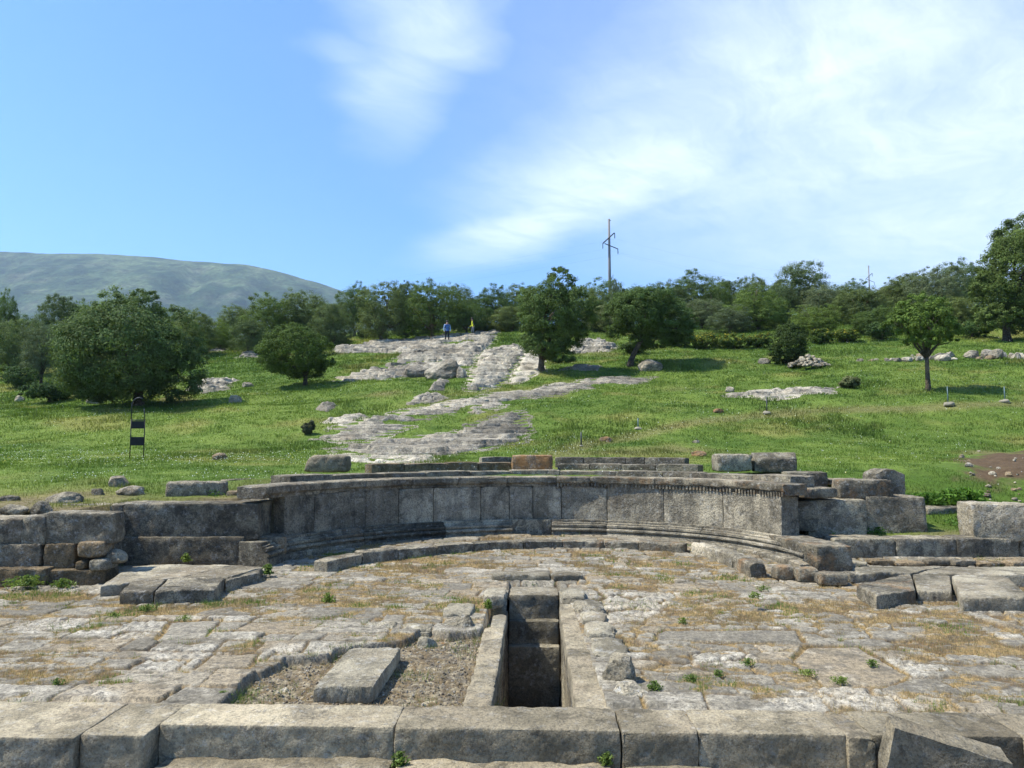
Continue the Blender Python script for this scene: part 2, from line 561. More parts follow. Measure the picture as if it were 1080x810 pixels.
def hill(x, y):
    x = np.asarray(x, float); y = np.asarray(y, float)
    z = np.where(y < 400, np.interp(y, _fy, _fz), np.interp(y, _py, _pz))
    lx = np.maximum(-x - 3, 0); rx = np.maximum(x - 12, 0)
    fade = sstep(20, 40, y) * (1 - sstep(250, 500, y))
    z = z - fade * np.minimum(0.05 * lx, 7.0) + fade * np.minimum(0.045 * rx, 3.0)
    g = sstep(19, 30, y) * (1 - sstep(300, 800, y))
    z = z + g * (0.45 * fbm2(x / 9.0, y / 9.0, 3, 3) + 0.13 * fbm2(x / 1.8, y / 1.8, 8, 3))
    z = z + 0.035 * fbm2(x / 0.5, y / 0.5, 12, 3) * (y < 200)
    return z


def ground(x, y):
    x = np.asarray(x, float); y = np.asarray(y, float)
    h = hill(x, y)
    # terrace to the right of the exedra
    rz = 0.235 + 0.085 * sstep(12.55, 12.95, y) + 0.03 * fbm2(x / .5, y / .5, 5, 3)
    t = sstep(14.15, 14.4, y)
    right_in = rz * (1 - t) + h * t
    t2 = sstep(13.2, 17.0, y)
    right_out = rz * (1 - t2) + h * t2
    w = sstep(6.9, 7.4, x)
    rt = right_in * (1 - w) + right_out * w
    h = np.where((x > 4.3) & (y < 17), rt, h)
    pit = in_poly(x, y, PIT)
    pz = np.where(y < 4.9, -0.55, -0.28) + 0.0 * x
    pz = np.where((np.abs(x) < .56) & (y > 5.05) & (y < 9.75), -1.6, pz)
    return np.where(pit, pz, h)


def G(px, py, t0=9.0, t1=260.0):
    d = ray(px, py)
    t = np.arange(t0, t1, 0.05)
    z = CAM_H + d[2] * t
    g = ground(d[0] * t, t)
    i = np.argmax(z <= g)
    if z[i] > g[i]: i = len(t) - 1
    return np.array([d[0] * t[i], t[i], g[i]])


def grow(a, b, n, first):
    """n positions from a to b with spacing growing from about `first`."""
    k = 1.0
    lo, hi = 1.0, 3.0
    for _ in range(60):
        k = (lo + hi) / 2
        tot = first * (k ** n - 1) / (k - 1 + 1e-12)
        if tot > b - a: hi = k
        else: lo = k
    return a + np.cumsum(first * k ** np.arange(n)) * (b - a) / (first * (k ** n - 1) / (k - 1))


px_dirt = [(1000, 491), (1030, 479), (1075, 475), (1130, 472), (1130, 503), (1070, 506), (1030, 501)]
DIRT = [tuple(G(a, b)[:2]) for a, b in px_dirt]
PATH_PX = [(575, 482), (620, 468), (672, 459), (720, 448), (780, 440), (850, 434), (930, 431), (1010, 428), (1100, 424)]
PATH_W = np.array([G(a, b)[:2] for a, b in PATH_PX])


def line_dist(x, y, pts):
    best = np.full(np.shape(x), 1e9)
    for i in range(len(pts) - 1):
        ax, ay = pts[i]; bx, by = pts[i + 1]
        dx, dy = bx - ax, by - ay
        t = np.clip(((x - ax) * dx + (y - ay) * dy) / (dx * dx + dy * dy), 0, 1)
        best = np.minimum(best, np.hypot(x - ax - t * dx, y - ay - t * dy))
    return best


def dryness(x, y):
    """0 = lush turf, 1 = straw and bare soil (close to the ruin)."""
    d = 1 - sstep(10.6, 14.6, y + 2.6 * fbm2(x / 1.7, y / 1.7, 31, 4))
    d = np.maximum(d, 0.55 * sstep(0.25, 0.6, fbm2(x / 5.0, y / 5.0, 37, 4)))
    d = np.maximum(d, 0.5 * (1 - sstep(0.2, 0.9, line_dist(x, y, PATH_W))))
    return np.clip(d, 0, 1)


def turf_color(x, y, rnd=None):
    n = fbm2(x / 4.0, y / 4.0, 41, 4) * 0.5 + 0.5
    n2 = fbm2(x / 0.7, y / 0.7, 43, 3) * 0.5 + 0.5
    a = np.array([0.070, 0.122, 0.018]); b = np.array([0.150, 0.206, 0.038]); c = np.array([0.24, 0.225, 0.065])
    t = sstep(0.25, 0.75, 0.6 * n + 0.4 * n2)[:, None]
    col = a * (1 - t) + b * t
    k = sstep(0.55, 0.8, fbm2(x / 2.6, y / 2.6, 47, 4) * 0.5 + 0.5)[:, None] * 0.65
    col = col * (1 - k) + c * k
    d = (dryness(x, y) * np.where((x > 4.3) & (y < 15), .45, 1.0))[:, None]
    straw = np.array([0.26, 0.20, 0.085])
    return col * (1 - 0.7 * d) + straw * 0.7 * d


xs = np.concatenate([-grow(45, 6000, 40, 0.6)[::-1], -np.arange(10, 45.01, 0.35)[::-1], np.arange(-9.9, 10, 0.11), np.arange(10, 45.01, 0.35), grow(45, 6000, 40, 0.6)])
ys = np.concatenate([-grow(1, 4000, 24, 1.5)[::-1], np.arange(-1, 9, 0.4), np.arange(9.03, 17, 0.11), np.arange(17, 30, 0.2), np.arange(30, 75, 0.33), np.arange(75, 150, 1.0), grow(150, 9000, 40, 2.0)])
X, Y = np.meshgrid(xs, ys, indexing='ij')
x, y = X.ravel(), Y.ravel()
z = ground(x, y)
z = z + .10 * fbm2(x / .35, y / .35, 53, 4, .6) * sstep(-.4, .4, np.where((y > 12) & (y < 30) & (x > 3), poly_dist(x, y, DIRT), -9))
nx_, ny_ = len(xs), len(ys)
i, j = np.meshgrid(np.arange(nx_ - 1), np.arange(ny_ - 1), indexing='ij')
a = (i * ny_ + j).ravel()
F = np.stack([a, a + ny_, a + ny_ + 1, a + 1], 1)
near = (y < 200) & (np.abs(x) < 200)
c = np.tile(np.array([[0.075, 0.11, 0.03]]), (len(x), 1))
c[near] = turf_color(x[near], y[near]) * 0.85
soil = np.array([0.14, 0.105, 0.065])
dr = np.zeros(len(x)); dr[near] = dryness(x[near], y[near])
k = (sstep(0.3, 0.9, dr) * 0.75)[:, None]
c = c * (1 - k) + soil * k
sd = np.full(len(x), -9.0); sd[near] = poly_dist(x[near], y[near], DIRT)
k = sstep(-0.3, 0.25, sd + 1.5 * fbm2(x / 0.9, y / 0.9, 51, 5, .6))[:, None]
c = c * (1 - k) + np.array([0.095, 0.064, 0.036]) * k
DIRT_V = sd
pitm = in_poly(x, y, PIT)
c[pitm] = (0.13, 0.10, 0.065)
g_o = link("ground", mesh_np("ground", np.stack([x, y, z], 1), F, True, c, [M['ground']]))
tag(g_o, kind="structure")

# ------------------------------------------------------------------ mountain range on the left
rpx = np.array([-700, -450, -250, -120, 0, 40, 100, 150, 200, 260, 300, 330, 355, 400, 460, 560, 700, 900])
rpy = np.array([330, 300, 278, 268, 263.5, 265, 264.5, 268, 272.5, 277, 286, 294, 303, 318, 335, 352, 372, 400])
mx = np.linspace(-5200, 1400, 330); my = np.concatenate([np.linspace(1300, 3000, 150), np.linspace(3030, 5000, 40)])
MX, MY = np.meshgrid(mx, my, indexing='ij'); x, y = MX.ravel(), MY.ravel()
RD = 2700.0
rx = np.array([at_d(a, b, RD)[0] for a, b in zip(rpx, rpy)]); rz = np.array([at_d(a, b, RD)[2] for a, b in zip(rpx, rpy)])
ridge = np.interp(x, rx, rz)
front = sstep(1300, RD, y + 120 * fbm2(x / 500, y / 500, 60, 3))
front = 0.65 * np.clip((y - 1300) / (RD - 1300), 0, 1) + 0.35 * front
back = 1 - 0.6 * sstep(RD + 80, 5000, y)
gl = np.abs(fbm2(x / 420 + 0.25 * y / 420, y / 1500, 61, 4))
h = ridge * front * back
h = h - 60 * sstep(0.05, 0.5, front) * (1 - sstep(0.86, 1.0, front)) * (1 - np.clip(gl * 3.2, 0, 1))
h = h + 16 * fbm2(x / 90, y / 90, 62, 4) * (1 - 0.7 * sstep(RD - 250, RD, y))
z = h - 8
i, j = np.meshgrid(np.arange(len(mx) - 1), np.arange(len(my) - 1), indexing='ij')
a = (i * len(my) + j).ravel()
F = np.stack([a, a + len(my), a + len(my) + 1, a + 1], 1)
n = fbm2(x / 260, y / 260, 63, 5) * 0.5 + 0.5
n2 = fbm2(x / 55, y / 55, 64, 4) * 0.5 + 0.5
scr = np.array([0.022, 0.045, 0.018]); gra = np.array([0.085, 0.115, 0.048]); roc = np.array([0.13, 0.125, 0.09])
t = (sstep(0.35, 0.65, 0.55 * n + 0.45 * n2) * (0.35 + 0.65 * sstep(250, 560, z)))[:, None]
c = scr * (1 - t) + gra * t
t = (sstep(0.6, 0.8, n2) * 0.4)[:, None]
c = c * (1 - t) + roc * t
tag(link("mountain", mesh_np("mountain", np.stack([x, y, z], 1), F, True, c, [M['mountain']])), kind="structure")


# ------------------------------------------------------------------ pavement (one relief of flags)
RECESS_PX = [(222, 752), (268, 708), (300, 694), (345, 690), (352, 684), (428, 673), (448, 662), (472, 668), (508, 664), (512, 655), (530, 655), (520, 752)]
RECESS = [tuple(at(a, b)[:2]) for a, b in RECESS_PX]
WHITE = [[tuple(at(a, b)[:2]) for a, b in q] for q in (
    [(800, 746), (835, 728), (880, 722), (950, 726), (962, 746)],
    [(140, 705), (160, 683), (230, 680), (215, 697), (190, 708)],
    [(60, 735), (75, 728), (130, 728), (128, 742)],
    [(0, 668), (30, 654), (95, 648), (90, 658), (40, 668)],
    [(85, 672), (110, 660), (165, 655), (150, 672)],
    [(720, 700), (735, 690), (790, 690), (800, 702)],
    [(900, 700), (935, 690), (985, 700), (975, 716), (930, 712)],
    [(270, 690), (300, 680), (352, 678), (345, 690)],
    [(540, 640), (640, 620), (720, 625), (690, 650), (640, 660)])]
FLATS = [[tuple(at(a, b)[:2]) for a, b in q] for q in (
    [(835, 695), (850, 682), (905, 682), (960, 712), (930, 722), (870, 722)],
    [(690, 674), (700, 664), (840, 664), (850, 678)],
    [(165, 675), (180, 655), (235, 652), (215, 672)],
    [(205, 705), (225, 690), (275, 688), (262, 702)],
    [(400, 660), (408, 648), (428, 648), (424, 663)])]


def rows_pattern(x, y, seed):
    """irregular coursed flags: returns cell hash and distance to the nearest joint."""
    rg = np.random.default_rng(seed)
    yb = [4.6]
    while yb[-1] < 15.5: yb.append(yb[-1] + rg.uniform(0.22, 0.52))
    yb = np.array(yb)
    wx = x + 0.05 * fbm2(x / 0.8, y / 0.8, seed + 1, 3); wy = y + 0.06 * fbm2(x / 1.4, y / 0.9, seed + 2, 3)
    r = np.clip(np.searchsorted(yb, wy) - 1, 0, len(yb) - 2)
    dy = np.minimum(wy - yb[r], yb[r + 1] - wy)
    cell = np.zeros(len(x), int); dx = np.full(len(x), 9.0)
    for k in range(len(yb) - 1):
        m = r == k
        if not m.any(): continue
        xb = [-10.5 + rg.uniform(-.4, .4)]
        while xb[-1] < 10.5: xb.append(xb[-1] + rg.uniform(0.28, 0.95))
        xb = np.array(xb)
        sk = wx[m] + rg.uniform(-.12, .12) * (wy[m] - yb[k])
        q = np.clip(np.searchsorted(xb, sk) - 1, 0, len(xb) - 2)
        dx[m] = np.minimum(sk - xb[q], xb[q + 1] - sk)
        cell[m] = k * 1000 + q
    return cell, np.minimum(dx, dy)


def voro_pattern(x, y, sx, sy, seed):
    u = x / sx + 0.25 * fbm2(x / 0.4, y / 0.4, seed + 3, 2); v = y / sy + 0.25 * fbm2(x / 0.4, y / 0.4, seed + 4, 2)
    iu, iv = np.floor(u), np.floor(v)
    f1 = np.full(len(x), 9.0); f2 = np.full(len(x), 9.0); cid = np.zeros(len(x), np.int64)
    for du in (-1, 0, 1):
        for dv in (-1, 0, 1):
            a, b = iu + du, iv + dv
            pxx = a + 0.15 + 0.7 * _hash(a, b, a * 0, seed); pyy = b + 0.15 + 0.7 * _hash(a, b, a * 0, seed + 1)
            d = np.hypot(u - pxx, v - pyy)
            nearer = d < f1
            f2 = np.where(nearer, f1, np.minimum(f2, d))
            cid = np.where(nearer, (a * 7919 + b * 104729).astype(np.int64), cid)
            f1 = np.where(nearer, d, f1)
    return cid, (f2 - f1) * 0.5 * min(sx, sy)


def cell_rand(cid, k):
    return _hash(cid.astype(np.float64), cid * 0.0, cid * 0.0, 900 + k)


def dry_zone(x, y):
    """how weedy the paving is, 0..1"""
    v = 405 + FPX * np.tan(np.arctan(CAM_H / y) + PITCH); u = 564 + FPX * x / (y * math.cos(PITCH) + CAM_H * math.sin(PITCH))
    def blob(cx, cy, rx_, ry_, p=1.0): return p * np.exp(-(((u - cx) / rx_) ** 2 + ((v - cy) / ry_) ** 2))
    w = blob(450, 588, 95, 11, 1.0) + blob(800, 648, 200, 20, 0.9) + blob(1000, 690, 130, 22, 0.75) + blob(40, 632, 90, 14, 1.0)
    w = w + blob(430, 660, 60, 30, 0.5) + blob(700, 600, 60, 18, 0.7) + blob(120, 665, 120, 18, 0.55) + blob(270, 640, 110, 16, 0.6) + blob(60, 715, 70, 20, 0.5)
    w = w + blob(900, 725, 150, 16, 0.35) + blob(600, 598, 90, 8, 0.4) + blob(400, 620, 120, 20, .45)
    return np.clip(w, 0, 1)


pxs = np.arange(-8.3, 8.31, 0.0145)
pys = [5.18]
while pys[-1] < 14.25: pys.append(pys[-1] + 0.0125 * (pys[-1] / 5.4) ** 1.15)
pys = np.array(pys)
X, Y = np.meshgrid(pxs, pys, indexing='ij'); x, y = X.ravel(), Y.ravel()
# region: small broken flags on the right and beside the channel, large coursed ones on the left
cr, er = rows_pattern(x, y, 71)
cv, ev = voro_pattern(x, y, 0.37, 0.27, 81)
cs, es = voro_pattern(x, y, 0.11, 0.09, 91)
sel = .7 * fbm2(x / 1.6, y / 1.6, 95, 2) + 0.62 * sstep(0.3, 0.8, x) - 0.48
usev = sel > 0.1
cid = np.where(usev, cv + 500000, cr); e = np.where(usev, ev, er)
white = np.zeros(len(x)); flat = np.zeros(len(x))
for q in WHITE: white = np.maximum(white, sstep(-0.06, 0.05, poly_dist(x, y, q) + 0.10 * fbm2(x / .16, y / .16, 97, 3)))
for n_, q in enumerate(FLATS):
    sd = poly_dist(x, y, q) + 0.03 * fbm2(x / .2, y / .2, 98, 3)
    m = sd > -0.03
    cid = np.where(m, 9000000 + n_, cid); e = np.where(m, np.maximum(sd, 0), e); flat = np.maximum(flat, (sd > 0))
    white = np.where(m, 0, white)
r0, r1, r2, r3 = (cell_rand(cid, q) for q in range(4))
top = 0.022 * (r0 - 0.5)
# gentle tilt of each flag
top = top + 0.022 * (r1 - .5) * np.sin(x * 1.3 + r2 * 6) + 0.014 * (r2 - .5) * np.sin(y * 1.7 + r1 * 6)
rough = 0.005 * fbm2(x / 0.20, y / 0.20, 101, 5, .6) + 0.006 * fbm2(x / 0.05, y / 0.05, 105, 3, .6)
top = top + rough * (1 - 0.5 * flat)
jw = (.017 + .020 * sstep(-.2, .5, fbm2(x / .9, y / .9, 108, 2))) * np.where(usev, 1.15, 0.85)
joint = 1 - sstep(0.003, 1.0, (e + 0.012 * fbm2(x / .06, y / .06, 107, 3)) / jw)
missing = ((r3 < 0.05) & (flat < .5)).astype(float) * (1 - white)
wn_ = .80 * fbm2(x / 0.21, y / 0.12, 111, 5, .7) + .30 * fbm2(x / 1.1, y / .6, 112, 3)
weedy = sstep(-0.03, 0.16, 0.90 * wn_ + 0.46 * dry_zone(x, y) + .40 * joint * (.25 + dry_zone(x, y)) - 0.21 - .30 * (r0 - .5))
weedy = weedy * (1 - flat) * (1 - white * .8)
soilm = np.clip(np.maximum(np.maximum(joint * 1.0, missing * sstep(0, .05, e)), weedy), 0, 1)
crk = np.abs(fbm2(x / .9 + 3.1 * r1, y / .6 + 2.7 * r2, 109, 4)) 
crack = (1 - sstep(.0, .022, crk)) * (r2 > .45) * (1 - flat)
zz = top - 0.034 * joint - 0.03 * missing - .010 * crack
zz = zz * (1 - 0.8 * weedy) + weedy * (-0.008 + 0.012 * fbm2(x / .09, y / .09, 113, 3))
# white broken marble: lumps
lump = sstep(0, 0.03, es) * (0.5 + cell_rand(cs, 5))
zz = zz + white * (0.014 * lump - 0.008)
# gravelly recess left of the channel
rd = poly_dist(x, y, RECESS) + 0.035 * fbm2(x / .35, y / .35, 115, 3)
rec = sstep(-0.008, 0.014, rd)
peb_c, peb_e = voro_pattern(x, y, 0.05, 0.05, 121)
zz = zz * (1 - rec) + rec * (-0.085 + 0.016 * sstep(0, .012, peb_e) * cell_rand(peb_c, 6) + 0.02 * fbm2(x / .3, y / .3, 117, 3))
# open channel and the bed under its copings
ch = (x > -0.60) & (x < 0.60) & (y < ye(8.55))
zz = np.where(ch & (rec < .5) & (x > -.53) & (x < .52 - 0.03 * (y - 5.2)), -0.16, zz)
zz = zz + zfloor(y)
zz = np.where(y < 5.42, np.minimum(zz, -.014), zz)
back_bed = (x > -0.36) & (x < 0.33) & (y > 9.4) & (y < 10.02)
zz = np.where(back_bed, zz - 0.10, zz)
# colours
g0 = np.array([0.170, 0.158, 0.135]); g1 = np.array([0.290, 0.272, 0.235]); tan = np.array([0.31, 0.255, 0.18]); wht = np.array([0.48, 0.46, 0.42])
c = g0 + (g1 - g0) * (0.0 + 1.0 * r1)[:, None]
t = (sstep(0.72, 0.9, r2) * 0.6)[:, None]; c = c * (1 - t) + tan * t
t = (sstep(0.80, 0.90, r0) * (1 - flat) * 0.6 * sstep(-.15, .3, fbm2(x / .2, y / .13, 141, 4)))[:, None]; c = c * (1 - t) + wht * t
nn = fbm2(x / .3, y / .3, 131, 5)
t = sstep(0.12, 0.5, nn)[:, None] * 0.55; c = c * (1 - t) + np.array([0.12, 0.113, 0.098]) * t
t = sstep(0.15, 0.5, fbm2(x / .14, y / .14, 133, 4))[:, None] * 0.38; c = c * (1 - t) + np.array([0.42, 0.40, 0.355]) * t
wv = white * (0.50 + 0.40 * fbm2(x / .1, y / .1, 137, 3))
c = c * (1 - wv[:, None]) + wht * wv[:, None] * (0.8 + 0.35 * cell_rand(cs, 7))[:, None]
sl = np.array([0.15, 0.105, 0.058]); dm = np.array([0.275, 0.20, 0.10])
sm = sl + (dm - sl) * sstep(0.0, 0.4, fbm2(x / .2, y / .2, 139, 3) + 0.3 * weedy)[:, None]
c = c * (1 - .6 * crack[:, None])
c = c * (1 - soilm[:, None]) + sm * soilm[:, None]
pc = np.array([0.17, 0.13, 0.08]) + (np.array([0.36, 0.32, 0.245]) - np.array([0.17, 0.13, 0.08])) * (cell_rand(peb_c, 8) ** 2)[:, None]
pc = pc * (0.6 + 0.4 * sstep(0, .012, peb_e))[:, None]
c = c * (1 - rec[:, None]) + pc * rec[:, None]
c = c * np.array([1.06, 1.0, .85])
PAVE_X, PAVE_Y = pxs, pys
PAVE_Z = zz.reshape(X.shape); PAVE_W = weedy.reshape(X.shape); PAVE_J = np.maximum(soilm, 0).reshape(X.shape)
i, j = np.meshgrid(np.arange(len(pxs) - 1), np.arange(len(pys) - 1), indexing='ij')
a = (i * len(pys) + j).ravel(); n_ = len(pys)
fx = X[:-1, :-1].ravel() + .01; fy = Y[:-1, :-1].ravel() + .008
keep = ~((fx > -0.335) & (fx < 0.30) & (fy < 9.47))
keep &= in_poly(fx, fy, PIT)
a = a[keep]
F = np.stack([a, a + n_, a + n_ + 1, a + 1], 1)
used = np.unique(F); mp_ = np.zeros(len(x), np.int64); mp_[used] = np.arange(len(used))
V = np.stack([x, y, zz], 1)[used]
tag(link("pavement", mesh_np("pavement", V, mp_[F], True, c[used], [M['pavement']])), kind="structure")


def pave_z(x, y):
    xi = np.clip(np.searchsorted(PAVE_X, x), 0, len(PAVE_X) - 1); yi = np.clip(np.searchsorted(PAVE_Y, y), 0, len(PAVE_Y) - 1)
    return PAVE_Z[xi, yi], PAVE_W[xi, yi], PAVE_J[xi, yi]


# ------------------------------------------------------------------ masonry helpers
def sweep(cv, prof, s0, s1, ds=0.04, amp=0.008, step=0.03, seed=0, gap=0.008):
    """closed profile [(outward, z)...] swept along a plan curve; ends capped."""
    prof = np.asarray(prof, float); P = []
    n = len(prof)
    for k in range(n):
        a, b = prof[k], prof[(k + 1) % n]
        m = max(1, int(np.ceil(np.hypot(*(b - a)) / step)))
        for q in range(m): P.append(a + (b - a) * q / m)
    P = np.array(P); m = len(P)
    cen = P.mean(0)
    s0 += gap / 2; s1 -= gap / 2
    S = np.linspace(s0, s1, max(3, int((s1 - s0) / ds) + 1)); ns = len(S)
    SS, KK = np.meshgrid(S, np.arange(m), indexing='ij')
    o = P[KK.ravel(), 0]; zz_ = P[KK.ravel(), 1]; ss = SS.ravel()
    dirn = P - cen; dirn /= np.linalg.norm(dirn, axis=1, keepdims=True)
    d = amp * (fbm3(ss * 3.5 + seed, o * 3.5, zz_ * 3.5, seed, 3) + 0.8 * fbm3(ss * 16, o * 16 + seed, zz_ * 16, seed + 4, 3))
    # worn corners at the joints
    ed = np.minimum(ss - s0, s1 - ss)
    d = d - 0.010 * (1 - sstep(0, 0.03, ed)) - 0.03 * (1 - sstep(0, 0.10, ed)) * np.clip(fbm3(o * 9 + seed, zz_ * 9, ss * 2, seed + 8, 2), 0, 1)
    # broken arrises
    cor = np.zeros(m)
    for k in range(m):
        a, b, c_ = P[k - 1], P[k], P[(k + 1) % m]
        v1 = (b - a) / (np.linalg.norm(b - a) + 1e-9); v2 = (c_ - b) / (np.linalg.norm(c_ - b) + 1e-9)
        cor[k] = abs(v1[0] * v2[1] - v1[1] * v2[0])
    d = d - cor[KK.ravel()] * 0.035 * np.clip(fbm3(ss * 4.2 + seed, o * 2, zz_ * 2, seed + 12, 3) - 0.02, 0, 1)
    o = o + d * dirn[KK.ravel(), 0]; zz_ = zz_ + d * dirn[KK.ravel(), 1]
    xx, yy = cv.pos(ss, o)
    V = np.stack([xx, yy, zz_], 1)
    i, j = np.meshgrid(np.arange(ns - 1), np.arange(m), indexing='ij')
    i, j = i.ravel(), j.ravel(); j2 = (j + 1) % m
    F = np.stack([i * m + j, (i + 1) * m + j, (i + 1) * m + j2, i * m + j2], 1)
    # caps with a centre fan
    c0 = len(V); cx0 = V[:m].mean(0); cx1 = V[-m:].mean(0)
    V = np.vstack([V, cx0, cx1])
    q = np.arange(m); q2 = (q + 1) % m
    T = np.concatenate([np.stack([np.full(m, c0), q2, q], 1), np.stack([np.full(m, c0 + 1), (ns - 1) * m + q, (ns - 1) * m + q2], 1)])
    return V, [F, T]


def sweep_obj(name, parent, mat, cv, prof, s0, s1, origin=(0, 0, 0), **kw):
    _seed[0] += 7
    V, F = sweep(cv, prof, s0, s1, seed=_seed[0], **kw)
    cen = V.mean(0); cen[2] = V[:, 2].min()
    o = link(name, mesh_np(name, V - cen, F, True, mats=[mat], sharp=32))
    o.location = tuple(cen)
    if parent is not None:
        o.parent = parent; o.location = tuple(cen - np.array(parent.location))
    return o


def shade_stone(name, V, F, mat):
    return mesh_np(name, V, F, True, mats=[mat], sharp=40)


def fblock(name, p0, p1, ytop, zb, depth, mat='ashlar', label=None, cat=None, group=None, parent=None, sink=0.01, d=None, **kw):
    """block whose lower front corners are seen at pixels p0, p1 on the level zb and whose top edge is at pixel row ytop."""
    A = at(*p0, z=zb); B = at(*p1, z=zb)
    if d is not None:
        A = at_d(*p0, d); B = at_d(*p1, d); zb = (A[2] + B[2]) / 2
    mid = (A + B) / 2
    d = B - A; w = math.hypot(d[0], d[1]); yaw = math.atan2(d[1], d[0])
    um = (p0[0] + p1[0]) / 2
    zt = at_d(um, ytop, mid[1])[2]
    hgt = zt - zb + sink
    dist = mid[1]
    kw.setdefault('cell', max(0.022, 0.0042 * dist))
    V, F = stone_block(w, depth, hgt, **kw)
    loc = np.array([mid[0], mid[1], zb - sink])
    me = shade_stone(name, V, F, M[mat])
    if parent is not None:
        o = link(name, me, parent, loc - np.array(parent.location), yaw)
    else:
        o = link(name, me, None, loc, yaw)
        tag(o, label, cat, group)
    return o


def wblock(name, x0, x1, y0, y1, z0, z1, mat='ashlar', parent=None, label=None, cat=None, group=None, yaw=0.0, **kw):
    kw.setdefault('cell', max(0.022, 0.0042 * y0))
    V, F = stone_block(x1 - x0, y1 - y0, z1 - z0, **kw)
    loc = np.array([(x0 + x1) / 2, y0, z0])
    me = shade_stone(name, V, F, M[mat])
    if parent is not None: return link(name, me, parent, loc - np.array(parent.location), yaw)
    return tag(link(name, me, None, loc, yaw), label, cat, group)

# ------------------------------------------------------------------ the exedra
ex = thing("exedra_wall", "long curved stone wall with moulded base and projecting cornice round the paved court", "curved wall", (0.1, 14.0, 0))
WALL_PROF = [(.20, .33), (.20, 1.0), (.56, 1.0), (.56, .33)]
js = [300, 332, 386, 421, 457, 507, 537, 562, 592, 640, 700, 762, 824]
for a, b in zip(js[:-1], js[1:]):
    sweep_obj("wall_block", ex, M['wall'], W, WALL_PROF, W.s_px(a, .20, .7), W.s_px(b, .20, .7), amp=0.009, gap=0.013)
COR = [(.20, 1.0), (.20, 1.05), (.175, 1.058), (.175, 1.072), (.15, 1.08), (.145, 1.18), (.165, 1.195), (.66, 1.195), (.66, 1.0)]
js = [281, 340, 387, 435, 484, 535, 587, 622, 690, 780, 825]
for a, b in zip(js[:-1], js[1:]):
    s0, s1 = W.s_px(a, .15, 1.1), W.s_px(b, .15, 1.1)
    _seed[0] += 7
    V, F = sweep(W, COR, s0, s1, amp=0.014 if a < 587 else 0.008, gap=0.008, seed=_seed[0])
    if a >= 587:        # row of dentils under the lip
        nb = int((s1 - s0) / 0.062); Vs = [V]; Fq = [F[0]]; off = len(V)
        for k in range(nb):
            if RNG.random() < 0.06: continue
            sa = s0 + (k + 0.2) * (s1 - s0) / nb; sb = sa + 0.034
            zb_ = 0.985 + 0.012 * RNG.random()
            pts = []
            for zz_ in (zb_, 1.066):
                for s_, o_ in ((sa, .172), (sb, .172), (sb, .21), (sa, .21)):
                    p = W.pos(s_, o_ + 0.006 * RNG.random()); pts.append((p[0], p[1], zz_))
            Vs.append(np.array(pts)); Fq.append(np.array([[0, 1, 5, 4], [1, 2, 6, 5], [2, 3, 7, 6], [3, 0, 4, 7], [3, 2, 1, 0], [4, 5, 6, 7]]) + off); off += 8
        V = np.vstack(Vs); F = [np.concatenate(Fq), F[1]]
    cen = V.mean(0); cen[2] = V[:, 2].min()
    o = link("cornice_block", mesh_np("cornice_block", V - cen, F, True, mats=[M['ashlar'] if a < 587 else M['ashlar_orange']], sharp=32), ex, cen - np.array(ex.location))
    if a >= 587: o["label"] = "cornice block with a row of small dentils"
MOULD = [(0, -.03), (0, .115), (.035, .118), (.035, .15), (.0, .156), (-.012, .18), (.0, .206), (.055, .212), (.055, .232), (.03, .238), (.03, .275), (.095, .283), (.095, .306), (.14, .318), (.14, .36), (.54, .36), (.54, -.03)]
for js in ([284, 330, 385, 471, 541], [582, 639, 737, 817, 846]):
    for a, b in zip(js[:-1], js[1:]):
        sweep_obj("base_moulding", ex, M['ashlar_dark'] if b < 480 else M['wall'], W, MOULD, W.s_px(a, 0, .15), W.s_px(b, 0, .15), amp=0.008, step=0.02)
sweep_obj("wall_block", ex, M['ashlar_dark'], W, [(.13, -.03), (.13, .36), (.5, .36), (.5, -.03)], W.s_px(541, 0, .15), W.s_px(582, 0, .15), amp=0.008)["label"] = "dark plain block where the base moulding is missing"
# plain plinth in front of the right end of the moulding
PL = [(-.16, -.03), (-.16, .085), (-.13, .10), (-.01, .10), (-.01, -.03)]
for a, b in zip([738, 768, 800, 826], [768, 800, 826, 848]):
    sweep_obj("plinth_block", ex, M['ashlar'], W, PL, W.s_px(a, -.1, .05), W.s_px(b, -.1, .05), amp=0.008)
# block closing each end of the moulding
fblock("end_block", (862, 603), (900, 602), 576, 0.0, 1.45, 'ashlar_orange', parent=ex, r=.018, chip=.03)
fblock("end_block", (257, 596), (304, 593), 566, 0.0, 0.75, 'ashlar_orange', parent=ex, r=.06, chip=.08)
fblock("end_block", (825, 560), (864, 561), 527, 0.36, 0.5, 'ashlar', parent=ex, r=.03, chip=.06)
fblock("end_block", (264, 564), (303, 562), 527, 0.36, 0.6, 'ashlar_dark', parent=ex, r=.03, chip=.06)

# ------------------------------------------------------------------ seat rows above the wall
def row(label, cv_o, width, z0, z1, px_a, px_b, zpx, joints, mat='ashlar'):
    t = thing("seat_row", label, "stone step", (0, 15.5, z0))
    js = np.linspace(px_a, px_b, joints + 1)
    js[1:-1] += RNG.uniform(-9, 9, joints - 1)
    for a, b in zip(js[:-1], js[1:]):
        dz = RNG.uniform(-.02, .015)
        sweep_obj("step_block", t, M[mat], W, [(cv_o, z0), (cv_o, z1 + dz), (cv_o + width, z1 + dz), (cv_o + width, z0)], W.s_px(a, cv_o, zpx), W.s_px(b, cv_o, zpx), amp=0.014, ds=0.06, step=0.05, gap=0.012)
    return t
row("long curved stone step lying just behind the top of the curved wall", .69, .55, .95, 1.285, 306, 834, 1.25, 11)
row("curved stone step behind the wall stretching right from the rusty block", 1.62, .38, 1.1, 1.40, 588, 736, 1.35, 4)
